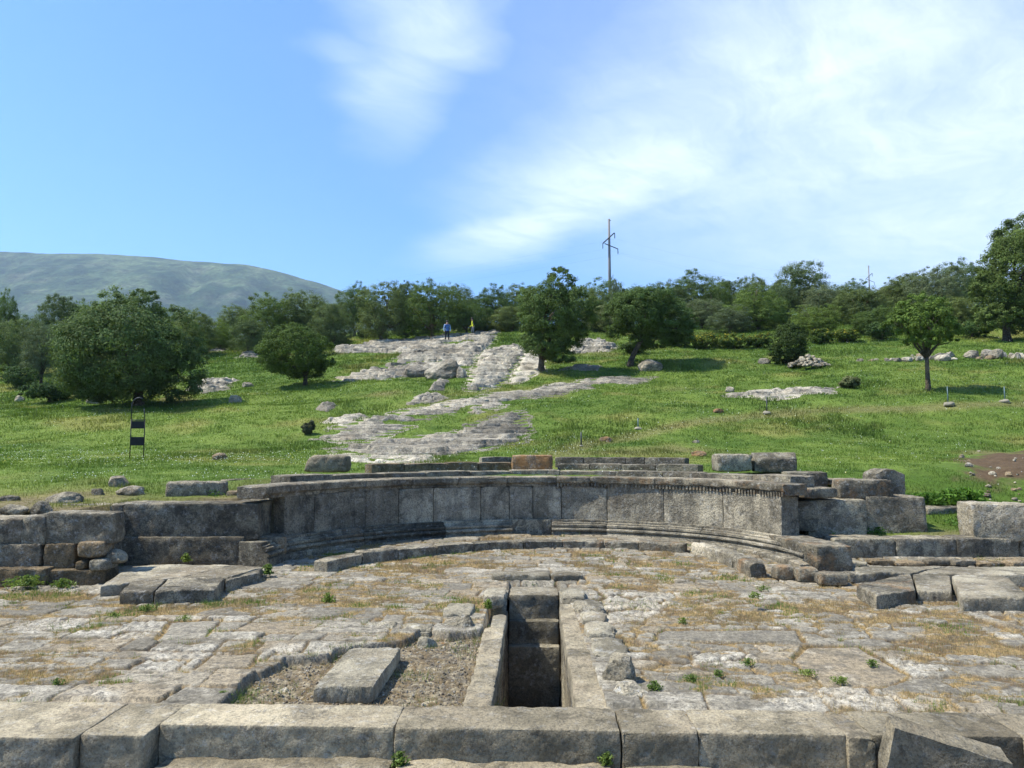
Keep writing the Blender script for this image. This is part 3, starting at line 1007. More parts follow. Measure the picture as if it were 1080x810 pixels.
row("topmost curved stone step on the right of the rusty block", 2.1, .4, 1.15, 1.545, 585, 722, 1.5, 4)
row("brown curved stone step left of the rusty block below the rock shelf", 1.62, .38, 1.1, 1.43, 392, 540, 1.4, 4, 'tan')
row("short stone step just left of the rusty block against the grass", 2.1, .4, 1.15, 1.53, 508, 540, 1.5, 1)
fblock("squared_stone", (834, 515), (874, 515), 498, 1.0, .55, 'ashlar_dark', "squared grey stone at the right end of the step behind the cornice", "stone block")
fblock("squared_stone", (540, 496), (584, 496), 480, 1.28, .5, 'block_orange', "rusty orange squared stone in the middle of the steps above the wall", "stone block", r=.03)
fblock("squared_stone", (757, 498), (795, 498), 479, 1.27, .5, 'ashlar', "squared grey stone left of the pointed one on the step above the dentils", "stone block", r=.05)
# coping stone with a gabled end
A = at(796, 498, 1.27); B = at(849, 499, 1.27); w_ = B[0] - A[0]
V, F = stone_block(w_, .55, .40, cell=.05, r=.03)
yy = V[:, 1] - .27
V[:, 2] = np.where(V[:, 2] > .25, V[:, 2] - np.maximum(np.abs(yy) - .06, 0) * .55, V[:, 2])
tag(link("coping_stone", shade_stone("coping_stone", V, F, M['ashlar']), None, ((A[0] + B[0]) / 2, A[1], 1.26), -.12), "grey coping stone with a pointed right end on the step above the dentils", "stone block")
# the rounded block on the left
V, F = stone_block(.86, .5, .34, cell=.045, r=.06, amp=.02)
V[:, 0] += np.where(V[:, 0] < 0, (V[:, 2] - .1) * .35, 0)
p = at(342, 498, 1.285)
tag(link("loose_stone", shade_stone("loose_stone", V, F, M['kerb']), None, (p[0], p[1] + .05, 1.27), .03), "greyish tan loose stone with a slanting left end above the left part of the wall", "stone block")

# ------------------------------------------------------------------ curved kerb inside the court
cp = [at(a, b, zfloor(1453.0 / (b - 465)))[:2] for a, b in ((346, 604), (362, 599), (395, 593), (450, 586.5), (533, 578.5), (623, 577.5), (690, 580), (722, 583))]
CK = Curve(cp)
ck = thing("curved_kerb", "low curved kerb of grey blocks set in front of the exedra wall", "kerb", (0, 12.5, 0))
KP = [(0, -.05), (0, .155), (.02, .165), (.24, .165), (.25, -.05)]
n_ = 9
ss = np.linspace(0, CK.L, n_ + 1); ss[1:-1] += RNG.uniform(-.12, .12, n_ - 1)
for k in range(n_):
    dz = .02 * RNG.random() + (0.0 if k else -.02)
    sweep_obj("kerb_block", ck, M['ashlar_dark'] if 0 < k < 6 else M['ashlar_orange'], CK, [(o, z_ + (dz if z_ > 0 else 0)) for o, z_ in KP], ss[k], ss[k + 1], amp=0.014, ds=.045, gap=.012)
cp = [at(a, b, 0.03)[:2] for a, b in ((728, 583), (745, 587), (770, 596), (791, 607))]
CK2 = Curve(cp)
ck2 = thing("curved_kerb", "pale broken kerb stretch on the right with a gutter behind it", "kerb", (2.7, 11, 0))
for k in range(2):
    sweep_obj("kerb_block", ck2, M['ashlar_orange'] if k else M['pale'], CK2, [(0, -.05), (0, .17), (.05, .2), (.22, .2), (.26, -.05)], CK2.L * (0, .62)[k], CK2.L * (.62, 1)[k], amp=0.02, ds=.045, gap=.012)

# ------------------------------------------------------------------ left wing
lw = thing("side_wall", "straight dark wall of long blocks in two courses left of the curve", "wall", (-5.6, 11.4, 0))
fblock("wall_block", (100, 596), (257, 596), 566, 0.0, .8, 'ashlar_dark', parent=lw, chip=.015)
lwz = at_d(190, 568, 11.3)[2]
fblock("wall_block", (50, 569), (128, 569), 532, lwz, .8, 'ashlar', parent=lw, chip=.02, r=.015)
fblock("wall_block", (128, 569), (271, 569), 531, lwz, .85, 'ashlar_dark', parent=lw, chip=.02, r=.015)
pier = thing("masonry_pier", "rough pier of mixed stones standing at the left edge", "pier", (-6.4, 9.6, 0))
for p0, p1, yt, zb, dep, mt, kw in (
        ((-60, 619), (48, 619), 600, 0, .5, 'tan', {}), ((48, 618), (112, 617), 601, 0, .4, 'tan', {}),
        ((-40, 601), (43, 600), 574, .20, .5, 'ashlar', {}), ((45, 600), (79, 600), 573, .20, .5, 'tan', dict(r=.03)),
        ((80, 589), (108, 589), 572, .35, .35, 'tan', dict(r=.05)), ((91, 602), (110, 602), 590, .20, .4, 'ashlar', dict(r=.05)),
        ((79, 601), (91, 601), 592, .20, .4, 'tan', dict(r=.03)),
        ((-50, 576), (21, 575), 547, .51, .6, 'ashlar_dark', dict(r=.02, amp=.016)), ((20, 575), (46, 575), 544, .51, .6, 'ashlar', dict(r=.02, amp=.014)),
        ((45, 573), (117, 573), 541, .53, .4, 'ashlar', dict(r=.014, amp=.014, chip=.03))):
    kw.setdefault('chip', .02); kw.setdefault('r', .015)
    fblock("wall_block", p0, p1, yt, zb, dep, mt, parent=pier, **kw)
wblock("core_stone", -7.6, -6.35, 10.15, 11.2, 0, .82, 'ashlar', parent=pier, amp=.02)
V, F = boulder(.30, .3, .2, 12, .25)
p = at(119, 599, 0.2)
tag(link("flat_shard", shade_stone("flat_shard", V, F, M['ashlar']), None, (p[0], p[1] + .1, .28)), "small flat shard jutting from the right side of the rough pier", "stone")
# platform of slabs in front
zt = .14
for lab, quad, (z0, z1), mt in (
        ("large smooth slab at the back left of the low slab platform", [(105, 617), (192, 608), (246, 595), (140, 596)], (-.05, .15), 'slab'),
        ("smooth slab on the back right of the low slab platform", [(193, 608.5), (240, 609), (278, 598), (248, 595)], (-.05, .145), 'slab'),
        ("thick rounded slab on the front left of the low slab platform", [(126, 624), (162, 624), (177, 609), (140, 613)], (-.05, .14), 'ashlar'),
        ("broken slab in the front middle of the low slab platform", [(163, 624), (226, 621), (238, 609), (178, 609)], (-.05, .145), 'ashlar'),
        ("slab with a pale edge at the front right of the low slab platform", [(238, 612), (274, 604), (277, 597), (240, 606)], (-.05, .13), 'ashlar')):
    q = np.array([at(a, b, z1) for a, b in quad])
    V, F = stone_block(2, 2, z1 - z0, cell=.07, r=.03, amp=.008, chip=.03)
    uu = (V[:, 0] + 1) / 2; vv = V[:, 1] / 2
    XY = ((1 - uu) * (1 - vv))[:, None] * q[0, :2] + (uu * (1 - vv))[:, None] * q[1, :2] + (uu * vv)[:, None] * q[2, :2] + ((1 - uu) * vv)[:, None] * q[3, :2]
    cen = q.mean(0)
    tag(link("stone_slab", shade_stone("stone_slab", np.stack([XY[:, 0] - cen[0], XY[:, 1] - cen[1], V[:, 2]], 1), F, M[mt]), None, (cen[0], cen[1], z0)), lab, "slab")
# stones lying behind the left wing
fblock("squared_stone", (173, 527), (236, 526), 508, .93, .5, 'ashlar', "oblong grey stone lying on the ground above the side wall", "stone block", r=.05, amp=.02)
fblock("flat_stone", (233, 513), (302, 511), 505, 1.03, .4, 'ashlar', "thin flat stone behind the left end of the cornice", "stone")
fblock("flat_stone", (238, 525), (256, 525), 517, .95, .3, 'tan', "small brown stone between the oblong stone and the cornice", "stone", r=.04)
for lab, cx, cy, w_, h_ in (
        ("jagged grey stone at the back of the weedy strip left of the side wall", 127, 513, 22, 11), ("low stone with a dark underside left of the oblong stone", 139, 522, 30, 9),
        ("grey stone leaning among dry weeds above the pier", 45, 541, 24, 11), ("wide flat stone in dry weeds behind the pier", 68, 529, 36, 10),
        ("small stone at the far left above the pier", 14, 541, 28, 8), ("brownish stone amid dry weeds behind the side wall", 103, 522, 15, 7),
        ("grey stone at the left picture edge in the dry weeds", 8, 528, 22, 6)):
    p = G(cx, cy); s = w_ * p[1] / FPX; hh = h_ * p[1] / FPX
    V, F = boulder(s, s * .8, hh * 1.6, 14, .25)
    tag(link("field_stone", shade_stone("field_stone", V, F, M['ashlar']), None, (p[0], p[1], p[2] - hh * .2), RNG.uniform(-.4, .4)), lab, "stone")

# ------------------------------------------------------------------ right wing
fblock("squared_stone", (853, 563), (914, 561), 527, .32, .55, 'ashlar_dark', d=12.75, sink=.08, label="dark squared block just right of the end of the curved wall", cat="stone block", chip=.012, r=.012)
fblock("squared_stone", (914, 560), (978, 557), 524, .33, .6, 'ashlar', d=12.95, sink=.10, label="large squared block on the grass right of the dark one", cat="stone block", chip=.02, r=.012)
zt = at_d(914, 526, 12.7)[2]
fblock("squared_stone", (886, 527), (944, 525.5), 506, zt, .36, 'ashlar_orange', d=12.98, label="speckled oblong block lying across two larger blocks", cat="stone block", r=.03, amp=.014)
p = at_d(941, 526, 13.5)
V, F = stone_block(32 * 13.5 / FPX, .45, .56, cell=.05, r=.014, chip=.02)
V[:, 2] = np.where(V[:, 2] > .36, V[:, 2] - np.maximum(np.abs(V[:, 0] + .02) - .09, 0) * .45, V[:, 2])
tag(link("coping_stone", shade_stone("coping_stone", V, F, M['ashlar']), None, (p[0], 13.5, p[2] - .03), .1), "upright pale coping stone with sloping shoulders behind the speckled block", "stone block")
wblock("footing_stone", 4.75, 6.75, 13.47, 14.35, .3, p[2], 'ashlar_dark', label="dark footing course behind the blocks of the right terrace", cat="stone block")
fblock("flat_stone", (849, 526), (886, 525), 515, .93, .5, 'ashlar_orange', "flat stone tucked behind the cornice end beside the speckled block", "stone")
fblock("flat_stone", (875, 512), (912, 511), 505, 1.05, .4, 'ashlar', "weathered flat stone between the cornice step and the pointed coping stone", "stone")
fblock("squared_stone", (979, 547), (1025, 546), 535, .42, .4, 'ashlar', "low grey stone in the grass left of the big block at the right edge", "stone block")
V, F = stone_block(1.05, .62, .62, cell=.045, r=.025, amp=.014, chip=.05)
p = at(1064, 571, .28)
tag(link("squared_stone", shade_stone("squared_stone", V, F, M['pale']), None, (p[0], p[1], .26), -.16), "big pale squared block at the right picture edge on the bench", "stone block")
bench = thing("stone_bench", "straight low bench of dark blocks along the foot of the right terrace", "bench", (6.5, 11.9, 0))
for a, b in ((880, 945), (945, 1010), (1010, 1078), (1078, 1150)):
    fblock("bench_block", (a, 588.5), (b, 588.5), 568, .02, .5, 'ashlar_dark', parent=bench, chip=.03, r=.02)
for a, b, lab in ((901, 965, "left"), (967, 1040, "mid"), (1041, 1110, "right")):
    pass
for lab, quad, (z0, z1), mt in (
        ("slab with an orange left edge in front of the right bench", [(903, 617), (924, 628), (966, 622), (960, 604)], (-.05, .15), 'ashlar_orange'),
        ("broken pale slab between two dark slabs in front of the right bench", [(967, 623), (1004, 624), (1002, 606), (962, 604)], (-.05, .115), 'slab'),
        ("long grey slab with a dark front at the right edge of the court", [(1014, 630), (1085, 630), (1062, 607), (1003, 606)], (-.05, .16), 'slab'),
        ("rear slab beside the right bench behind the other slabs", [(902, 605), (960, 604), (1000, 597), (902, 598)], (-.05, .13), 'slab'),
        ("farther slab along the right bench reaching the picture edge", [(962, 604), (1100, 607), (1100, 597), (1003, 597)], (-.05, .135), 'slab')):
    q = np.array([at(a, b, z1) for a, b in quad])
    V, F = stone_block(2, 2, z1 - z0, cell=.07, r=.03, amp=.008, chip=.03)
    uu = (V[:, 0] + 1) / 2; vv = V[:, 1] / 2
    XY = ((1 - uu) * (1 - vv))[:, None] * q[0, :2] + (uu * (1 - vv))[:, None] * q[1, :2] + (uu * vv)[:, None] * q[2, :2] + ((1 - uu) * vv)[:, None] * q[3, :2]
    cen = q.mean(0)
    tag(link("stone_slab", shade_stone("stone_slab", np.stack([XY[:, 0] - cen[0], XY[:, 1] - cen[1], V[:, 2]], 1), F, M[mt]), None, (cen[0], cen[1], z0)), lab, "slab")
xx_ = 884
while xx_ < 1105:
    wd = RNG.uniform(16, 44)
    fblock("rubble_stone", (xx_, 598 + RNG.uniform(-1, 1)), (xx_ + wd, 598 + RNG.uniform(-1, 1)), RNG.uniform(590, 593.5), .0, RNG.uniform(.18, .3), ['tan', 'ashlar', 'slab'][int(RNG.integers(3))], "rough low stone in the rubble strip at the foot of the right bench", "stone", "rubble strip along the right bench", amp=.025, r=.03, chip=.05)
    xx_ += wd + RNG.uniform(0, 3)
for a, b, yt, yb, mt, lab in ((819, 842, 597, 612, 'ashlar_orange', "leftmost of three small orange stones under the moulding end"), (841, 864, 599, 615, 'ashlar_orange', "middle one of three small orange stones under the moulding end"),
                              (864, 897, 605, 618, 'ashlar_orange', "widest of three small orange stones under the moulding end"), (897, 906, 605, 616, 'ashlar', "narrow dark stone wedged beside the slab with an orange edge")):
    fblock("small_stone", (a, yb), (b, yb), yt, 0, .28, mt, lab, "stone", r=.035, amp=.015)

# ------------------------------------------------------------------ the channel
tr = thing("stone_channel", "deep stone lined channel with steps cut through the middle of the paving", "channel", (0, 7.2, -1.6))
def cblock(name, x0, x1, y0, y1, z0, z1, mat, **kw): return wblock(name, x0, x1, ye(y0), ye(y1), z0, z1, mat, parent=tr, **kw)
cblock("coping", -.525, -.315, 5.10, 7.46, -.20, -.012, 'kerb', r=.012, chip=.012, warp=.01)
cblock("coping", -.47, -.315, 7.47, 8.2, -.20, -.055, 'slab', r=.015)
V, F = stone_block(.26, ye(8.52) - ye(5.10), .19, cell=.03, r=.012, chip=.012, warp=.01)
V[:, 0] = np.where(V[:, 0] > 0, V[:, 0] - .030 * (V[:, 1]), V[:, 0])
link("coping", shade_stone("coping", V, F, M['kerb']), tr, np.array([.415, ye(5.10), -.20]) - np.array(tr.location))
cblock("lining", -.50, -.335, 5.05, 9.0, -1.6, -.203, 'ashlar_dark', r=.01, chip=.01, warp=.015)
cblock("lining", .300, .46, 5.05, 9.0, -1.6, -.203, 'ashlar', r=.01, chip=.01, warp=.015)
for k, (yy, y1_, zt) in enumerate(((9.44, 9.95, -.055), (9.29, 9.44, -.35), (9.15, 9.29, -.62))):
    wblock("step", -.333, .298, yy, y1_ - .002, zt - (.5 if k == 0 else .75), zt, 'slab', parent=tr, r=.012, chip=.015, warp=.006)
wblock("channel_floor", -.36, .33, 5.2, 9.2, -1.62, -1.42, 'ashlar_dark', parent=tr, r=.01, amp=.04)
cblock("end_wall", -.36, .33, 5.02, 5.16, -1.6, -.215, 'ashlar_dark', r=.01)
for (x0, x1, y0, y1, z0, z1, mt, lab) in (
        (-.625, -.335, 8.52, 9.08, -.12, .075, 'slab', "squared stone at the far left corner of the channel"), (.295, .60, 8.52, 9.12, -.12, .075, 'slab', "squared stone at the far right corner of the channel")):
    wblock("corner_stone", x0, x1, ye(y0), ye(y1), z0, z1, mt, label=lab, cat="stone block", r=.03, chip=.04)
for p0, p1, yt, lab in (((517, 616), (582, 616), 606, "long flat stone closing the far end of the channel on the left"), ((583, 616), (617, 615), 606, "short flat stone closing the far end of the channel on the right")):
    fblock("flat_stone", p0, p1, yt, -.05, .3, 'slab', lab, "stone", r=.03, chip=.04)
# dark stones in the bottom of the channel
for k, (x_, y_, s_) in enumerate(((-.1, 6.9, .3), (.12, 7.05, .22), (.2, 6.5, .2), (-.2, 6.2, .25))):
    V, F = boulder(s_, s_, s_ * .6, 10, .25)
    tag(link("fallen_stone", shade_stone("fallen_stone", V, F, M['ashlar_dark']), None, (x_, y_ + .9, -1.42)), "stone fallen into the dark bottom of the channel", "stone", "stones in the channel")
# stones along the channel edges
for lab, x0, x1, y0, y1, z1, mt, r_ in (
        ("flat topped grey stone at the upper left edge of the channel", -.98, -.62, 7.75, 8.35, .05, 'slab', .05),
        ("low pale stone left of the channel behind the white jagged one", -.98, -.66, 7.42, 7.74, .02, 'pale', .05),
        ("broken grey stone at the brink of the gravel bed", -1.35, -1.0, 7.2, 7.55, .03, 'slab', .06),
        ("angular pale stone at the brink of the gravel bed left of the broken one", -1.75, -1.38, 7.3, 7.6, .03, 'pale', .06),
        ("long edge stone along the right side of the channel nearest the white boulder", .47, .80, 6.35, 6.98, .055, 'slab', .04),
        ("middle edge stone along the right side of the channel", .46, .76, 7.0, 7.5, .055, 'slab', .04),
        ("third edge stone along the right side of the channel", .44, .74, 7.52, 7.95, .06, 'slab', .05),
        ("rounded edge stone at the upper right side of the channel", .43, .80, 7.97, 8.5, .07, 'ashlar', .07)):
    wblock("edge_stone", x0 * 1.03, x1 * 1.03, ye(y0), ye(y1), -.2, z1, mt, label=lab, cat="stone", r=r_, chip=.05, amp=.02, warp=.04)
for lab, px, py, w_, h_, mt, zb in (
        ("white jagged boulder with a grey underside right of the channel", 655, 718, 42, 25, 'pale', 0), ("white jagged stone left of the channel coping", 489, 672, 28, 22, 'pale', -.1),
        ("small pointed grey stone on the gravel left of the channel", 449, 688, 22, 16, 'slab', -.12), ("pale round stone at the edge of the tilted slab", 421, 702, 9, 8, 'pale', -.12),
        ("rusty small stone on the gravel near the channel", 468, 684, 7, 6, 'block_orange', -.12), ("grey pebble sized stone on the gravel near the coping", 489, 687, 10, 7, 'slab', -.12),
        ("small loose stone in the gravel beside the kerb", 300, 734, 14, 7, 'pale', -.12),
        ("pale flat stone behind the front kerb right of the channel", 664, 741, 46, 18, 'pale', -.06)):
    p = at(px, py, zb); s = w_ * p[1] / FPX; hh = h_ * p[1] / FPX
    V, F = boulder(s, s * .75, hh * 1.5, 18, .25)
    tag(link("loose_stone", shade_stone("loose_stone", V, F, M[mt]), None, (p[0], p[1] + s * .2, zb - hh * .18), RNG.uniform(-.4, .4)), lab, "stone")
# the big tilted slab
q = [at(a, b, 0.06) for a, b in ((330, 722), (394, 723), (423, 681), (369, 680))]
V, F = stone_block(2, 2, .135, cell=.06, r=.02, amp=.008, chip=.02)
uu = (V[:, 0] + 1) / 2; vv = V[:, 1] / 2
XY = ((1 - uu) * (1 - vv))[:, None] * q[0][:2] + (uu * (1 - vv))[:, None] * q[1][:2] + (uu * vv)[:, None] * q[2][:2] + ((1 - uu) * vv)[:, None] * q[3][:2]
cen = sum(q) / 4
tag(link("stone_slab", shade_stone("stone_slab", np.stack([XY[:, 0] - cen[0], XY[:, 1] - cen[1], V[:, 2] + .02 * uu], 1), F, M['slab']), None, (cen[0], cen[1], -.10)), "big loose grey slab lying on the gravel left of the channel", "slab")

# ------------------------------------------------------------------ kerb at the front
fk = thing("front_kerb", "long weathered kerb of big blocks along the front edge of the paving", "kerb", (0, 4.9, -.22))
for a, b, yf, z1, mt, kw in ((-160, 118, 4.55, .0, 'kerb', {}), (119, 183, 4.60, .0, 'kerb', {}), (184, 422, 4.78, .003, 'kerb', {}), (423.5, 648, 4.77, .004, 'kerb', dict(chip=.018, amp=.009, r=.01)),
                             (649, 723, 4.75, .0, 'kerb', dict(chip=.02, amp=.009)), (724, 867, 4.75, .0, 'kerb', dict(chip=.012)), (867, 893, 4.72, -.004, 'kerb', dict(amp=.02, chip=.04)),
                             (893, 1037, 4.76, .0, 'kerb', dict(chip=.012)), (1038, 1240, 4.70, .0, 'kerb', {})):
    kw.setdefault('chip', .009); kw.setdefault('r', .008); kw.setdefault('amp', .006)
    wblock("kerb_block", (a - 564.4) / 765 * 5.08, (b - 563.6) / 765 * 5.08, ye(yf), ye(5.17) + .015 * RNG.random(), -.30, z1, mt, parent=fk, cell=.02, warp=.004, maxn=130, **kw)
ls = thing("lower_step", "worn lower step under the front kerb", "stone step", (0, 4.4, -.4))
for a, b, z1 in ((126, 170, -.215), (186, 424, -.20), (426, 640, -.20), (652, 742, -.20), (744, 900, -.23)):
    wblock("step_block", (a - 564) / 765 * 5.02, (b - 564) / 765 * 5.02, 4.4, 4.98, -.45, z1, 'kerb', parent=ls, cell=.025, r=.02, chip=.03)
# broken slab leaning on the kerb
pts2 = [(935, 812), (944, 768), (1000, 786), (1068, 806), (1075, 840), (935, 840)]
fr = np.array([at_d(a, b, 4.66) for a, b in pts2]); bk = np.array([at_d(a + 8, b - 2, 4.66) for a, b in pts2]) + np.array([0.0, .16, 0.02])
bk[:, 0] = fr[:, 0] + .03; 
def prism(front, back, sub=5):
    """solid between two matching outlines, faces subdivided and roughened."""
    n = len(front); c0 = front.mean(0); c1 = back.mean(0)
    V = []; F = []
    rings = []
    lay = []
    for k in range(sub + 1): lay.append(front * (1 - k / sub) + back * (k / sub))
    def dens(o):
        out = []
        for k in range(len(o)):
            a, b = o[k], o[(k + 1) % len(o)]
            for q in range(sub): out.append(a + (b - a) * q / sub)
        return np.array(out)
    lay = [dens(l) for l in lay]
    m = len(lay[0])
    rings = [c0 + (lay[0] - c0) * f for f in (.35, .7)] + lay + [c1 + (lay[-1] - c1) * f for f in (.7, .35)]
    V = np.concatenate(rings + [c0[None], c1[None]])
    i, j = np.meshgrid(np.arange(len(rings) - 1), np.arange(m), indexing='ij'); i, j = i.ravel(), j.ravel(); j2 = (j + 1) % m
    Q = np.stack([i * m + j, i * m + j2, (i + 1) * m + j2, (i + 1) * m + j], 1)
    q = np.arange(m); q2 = (q + 1) % m; a = len(rings) * m
    T = np.concatenate([np.stack([np.full(m, a), q2, q], 1), np.stack([np.full(m, a + 1), (len(rings) - 1) * m + q, (len(rings) - 1) * m + q2], 1)])
    V = V + .012 * np.stack([fbm3(V[:, 0] * 8 + k * 9, V[:, 1] * 8, V[:, 2] * 8, 300 + k, 3) for k in range(3)], 1)
    return V, [Q, T]
V, F = prism(fr, bk)
cen = V.mean(0)
tag(link("broken_slab", mesh_np("broken_slab", V - cen, F, True, mats=[M['kerb']], sharp=40), None, cen), "broken triangular slab leaning against the front kerb at lower right", "slab")

# ------------------------------------------------------------------ rock outcrops on the slope
OUT = []       # world outlines, so that no grass grows through them


def pocket(x, y):
    return sstep(.26, .36, fbm2(x / 2.4, y / 1.2, 777, 4))


def outcrop(px, label, hmax=.45, step=.22, strata=.6, g=None, seed=0, edge=None, rough=.3, plain=0.0):
    poly = [tuple(G(a, b)[:2]) for a, b in px]
    pa = np.array(poly)
    cen = pa.mean(0); ext = pa.max(0) - pa.min(0)
    if g is None: g = float(np.clip(math.sqrt(ext[0] * ext[1] / 45000.0), .05, .13))
    if edge is None: edge = float(np.clip(min(ext) * .22, .12, .9))
    gx = np.arange(pa[:, 0].min() - .5, pa[:, 0].max() + .5, g); gy = np.arange(pa[:, 1].min() - .5, pa[:, 1].max() + .5, g)
    X, Y = np.meshgrid(gx, gy, indexing='ij'); x, y = X.ravel(), Y.ravel()
    sd = poly_dist(x, y, poly) + .22 * min(1.0, edge * 1.5) + .45 * min(1.0, edge * 1.4) * fbm2(x / 1.1, y / .8, 200 + seed, 5, .6)
    base = hill(x, y)
    lo = fbm2(x / 2.6, y / 2.6, 210 + seed, 4); mid = fbm2(x / .7, y / .7, 220 + seed, 4)
    rid = 1 - np.abs(fbm2(x / 1.5 + 3, y / 1.5, 230 + seed, 4)) * 2.4
    h = hmax * sstep(-.05, edge, sd) * (.62 + .4 * lo + .2 * np.clip(rid, -.3, 1)) + rough * .12 * mid * sstep(0, .3, sd)
    z = base + np.maximum(h, .02 * sstep(0, .1, sd)) * (sd > -.06)
    # bedding: ledges facing down the slope
    zz_ = z + .12 * fbm2(x / 3.0, y / 3.0, 240 + seed, 3)
    q = np.floor(zz_ / step); f = zz_ / step - q
    led = (q + sstep(.70, .97, f)) * step
    z = z + min(1.0, strata + .15) * (led - zz_) * sstep(.02, .25, sd)
    # joints split the rock into tilted blocks
    ang = .35 + .2 * seed % 1
    xr, yr = x * math.cos(ang) + y * math.sin(ang), -x * math.sin(ang) + y * math.cos(ang)
    bc, be = voro_pattern(xr, yr, 2.3, 1.1, 260 + seed)
    sc_, se_ = voro_pattern(xr, yr, .8, .45, 280 + seed)
    am_ = sstep(.05, .35, sd) * min(1.0, hmax * 2.2) * (1 - plain)
    z = z + am_ * (.20 * (cell_rand(bc, 11) - .5) + .14 * (cell_rand(bc, 12) - .5) * np.sin(xr * 1.3) + .035 * (cell_rand(sc_, 13) - .5))
    z = z - am_ * (.20 * (1 - sstep(.01, .06, be)) + .035 * (1 - sstep(.005, .04, se_)))
    z = z + am_ * .018 * fbm2(x / .3, y / .22, 290 + seed, 4, .6)
    # clefts where soil gathers
    cl = np.abs(fbm2(x / 1.9, y / 1.1, 250 + seed, 3))
    z = z - .22 * (1 - sstep(.0, .07, cl)) * sstep(.1, .5, sd) * min(1, hmax * 2)
    z = z - .5 * pocket(x, y) * (plain < .82 or hmax < .2) * min(1.0, hmax * 2.4)
    z = np.where(sd < -.06, base - .35, z)
    inside = sd > -.28
    I = inside.reshape(X.shape)
    keep = (I[:-1, :-1] & I[1:, :-1] & I[:-1, 1:] & I[1:, 1:]).ravel()
    i, j = np.meshgrid(np.arange(len(gx) - 1), np.arange(len(gy) - 1), indexing='ij')
    a = (i * len(gy) + j).ravel()[keep]; n_ = len(gy)
    F = np.stack([a, a + n_, a + n_ + 1, a + 1], 1)
    used = np.unique(F); mp_ = np.zeros(len(x), np.int64); mp_[used] = np.arange(len(used))
    V = np.stack([x, y, z], 1)[used]
    c0 = np.array([cen[0], cen[1], float(hill(cen[:1], cen[1:2])[0])])
    tag(link("rock_outcrop", mesh_np("rock_outcrop", V - c0, mp_[F], True, mats=[M['rock']], sharp=38), None, c0), label, "rock")
    OUT.append(poly)


outcrop([(330, 463), (366, 447), (420, 434), (470, 424), (520, 415), (550, 412), (560, 418), (540, 426), (505, 437), (478, 438), (452, 440), (425, 452), (400, 463), (360, 467)], "broad pale rock shelf slanting down to the left above the curved wall", .15, .13, .7, seed=1, plain=.9, rough=.1)
outcrop([(545, 414), (575, 407), (620, 400), (660, 397), (687, 398), (672, 405), (635, 409), (600, 414), (562, 419)], "narrow strip of broken pale rock running right from the big slanting shelf", .16, .12, .7, seed=2, plain=.7, rough=.15)
outcrop([(348, 473), (395, 465), (440, 462), (478, 458), (500, 448), (545, 435), (556, 450), (552, 464), (515, 474), (470, 481), (395, 481)], "layered rock ledge directly above the middle of the curved wall", .26, .15, .95, seed=3, plain=.85, rough=.1)
outcrop([(340, 487), (352, 479), (400, 481), (440, 482), (470, 486), (430, 490)], "low flat rock just behind the steps over the left half of the wall", .14, .1, .5, seed=4)
outcrop([(350, 368), (395, 360), (440, 357), (490, 353), (530, 350), (522, 361), (507, 372), (498, 388), (478, 392), (440, 397), (402, 401), (360, 404), (352, 400), (385, 391), (412, 384), (425, 374), (390, 372), (352, 374)], "large cracked rock plateau under the walker in the blue jacket", .42, .32, .85, seed=5, plain=.72, rough=.12)
outcrop([(493, 412), (497, 392), (508, 370), (545, 364), (558, 370), (545, 388), (533, 404), (510, 413)], "flight of worn steps cut into the rock left of the middle tree", .30, .27, .97, seed=6, rough=.06, plain=.85)
outcrop([(537, 404), (548, 384), (560, 368), (572, 374), (574, 392), (560, 398), (545, 405)], "smooth rock slab beside the rock cut steps under the middle tree", .22, .5, .2, seed=7, plain=.92, rough=.08)
outcrop([(600, 373), (610, 362), (636, 360), (655, 366), (640, 371)], "rock outcrop seen just right of the middle tree behind it", .7, .4, .5, seed=8)
outcrop([(590, 391), (610, 386), (634, 386), (628, 391)], "low rock in the grass right of the trunk of the middle tree", .3, .2, .5, seed=9)
outcrop([(197, 412), (215, 402), (246, 401), (240, 408), (215, 415)], "flat pale rock right of the large round olive tree", .35, .3, .4, seed=10)
outcrop([(250, 377), (262, 371), (276, 371), (272, 377)], "pale rock on the slope left of the bushy tree", .4, .25, .5, seed=11)
outcrop([(335, 432), (345, 425), (354, 428), (345, 434)], "small rock patch in the grass above the tip of the big rock shelf", .2, .2, .5, seed=12)
outcrop([(430, 427), (440, 419), (462, 416), (470, 420), (450, 426)], "row of low rocks in the grass between the plateau and the big shelf", .25, .2, .5, seed=13)
outcrop([(455, 412), (462, 402), (472, 402), (466, 412)], "small upright rock rib in the grass below the cut boulder", .3, .25, .5, seed=14)
outcrop([(342, 446), (360, 440), (380, 437), (386, 440), (362, 447)], "low rock strip in the grass just above the upper edge of the big shelf", .2, .2, .5, seed=15)
outcrop([(764, 418), (790, 414), (830, 413), (880, 409), (878, 414), (835, 418), (800, 420)], "long low strip of pale stones in the grass on the right slope", .22, .15, .6, seed=16)
outcrop([(215, 371), (228, 367), (242, 367), (236, 371)], "low pale rock on the slope behind the large round olive tree", .35, .25, .5, seed=17)

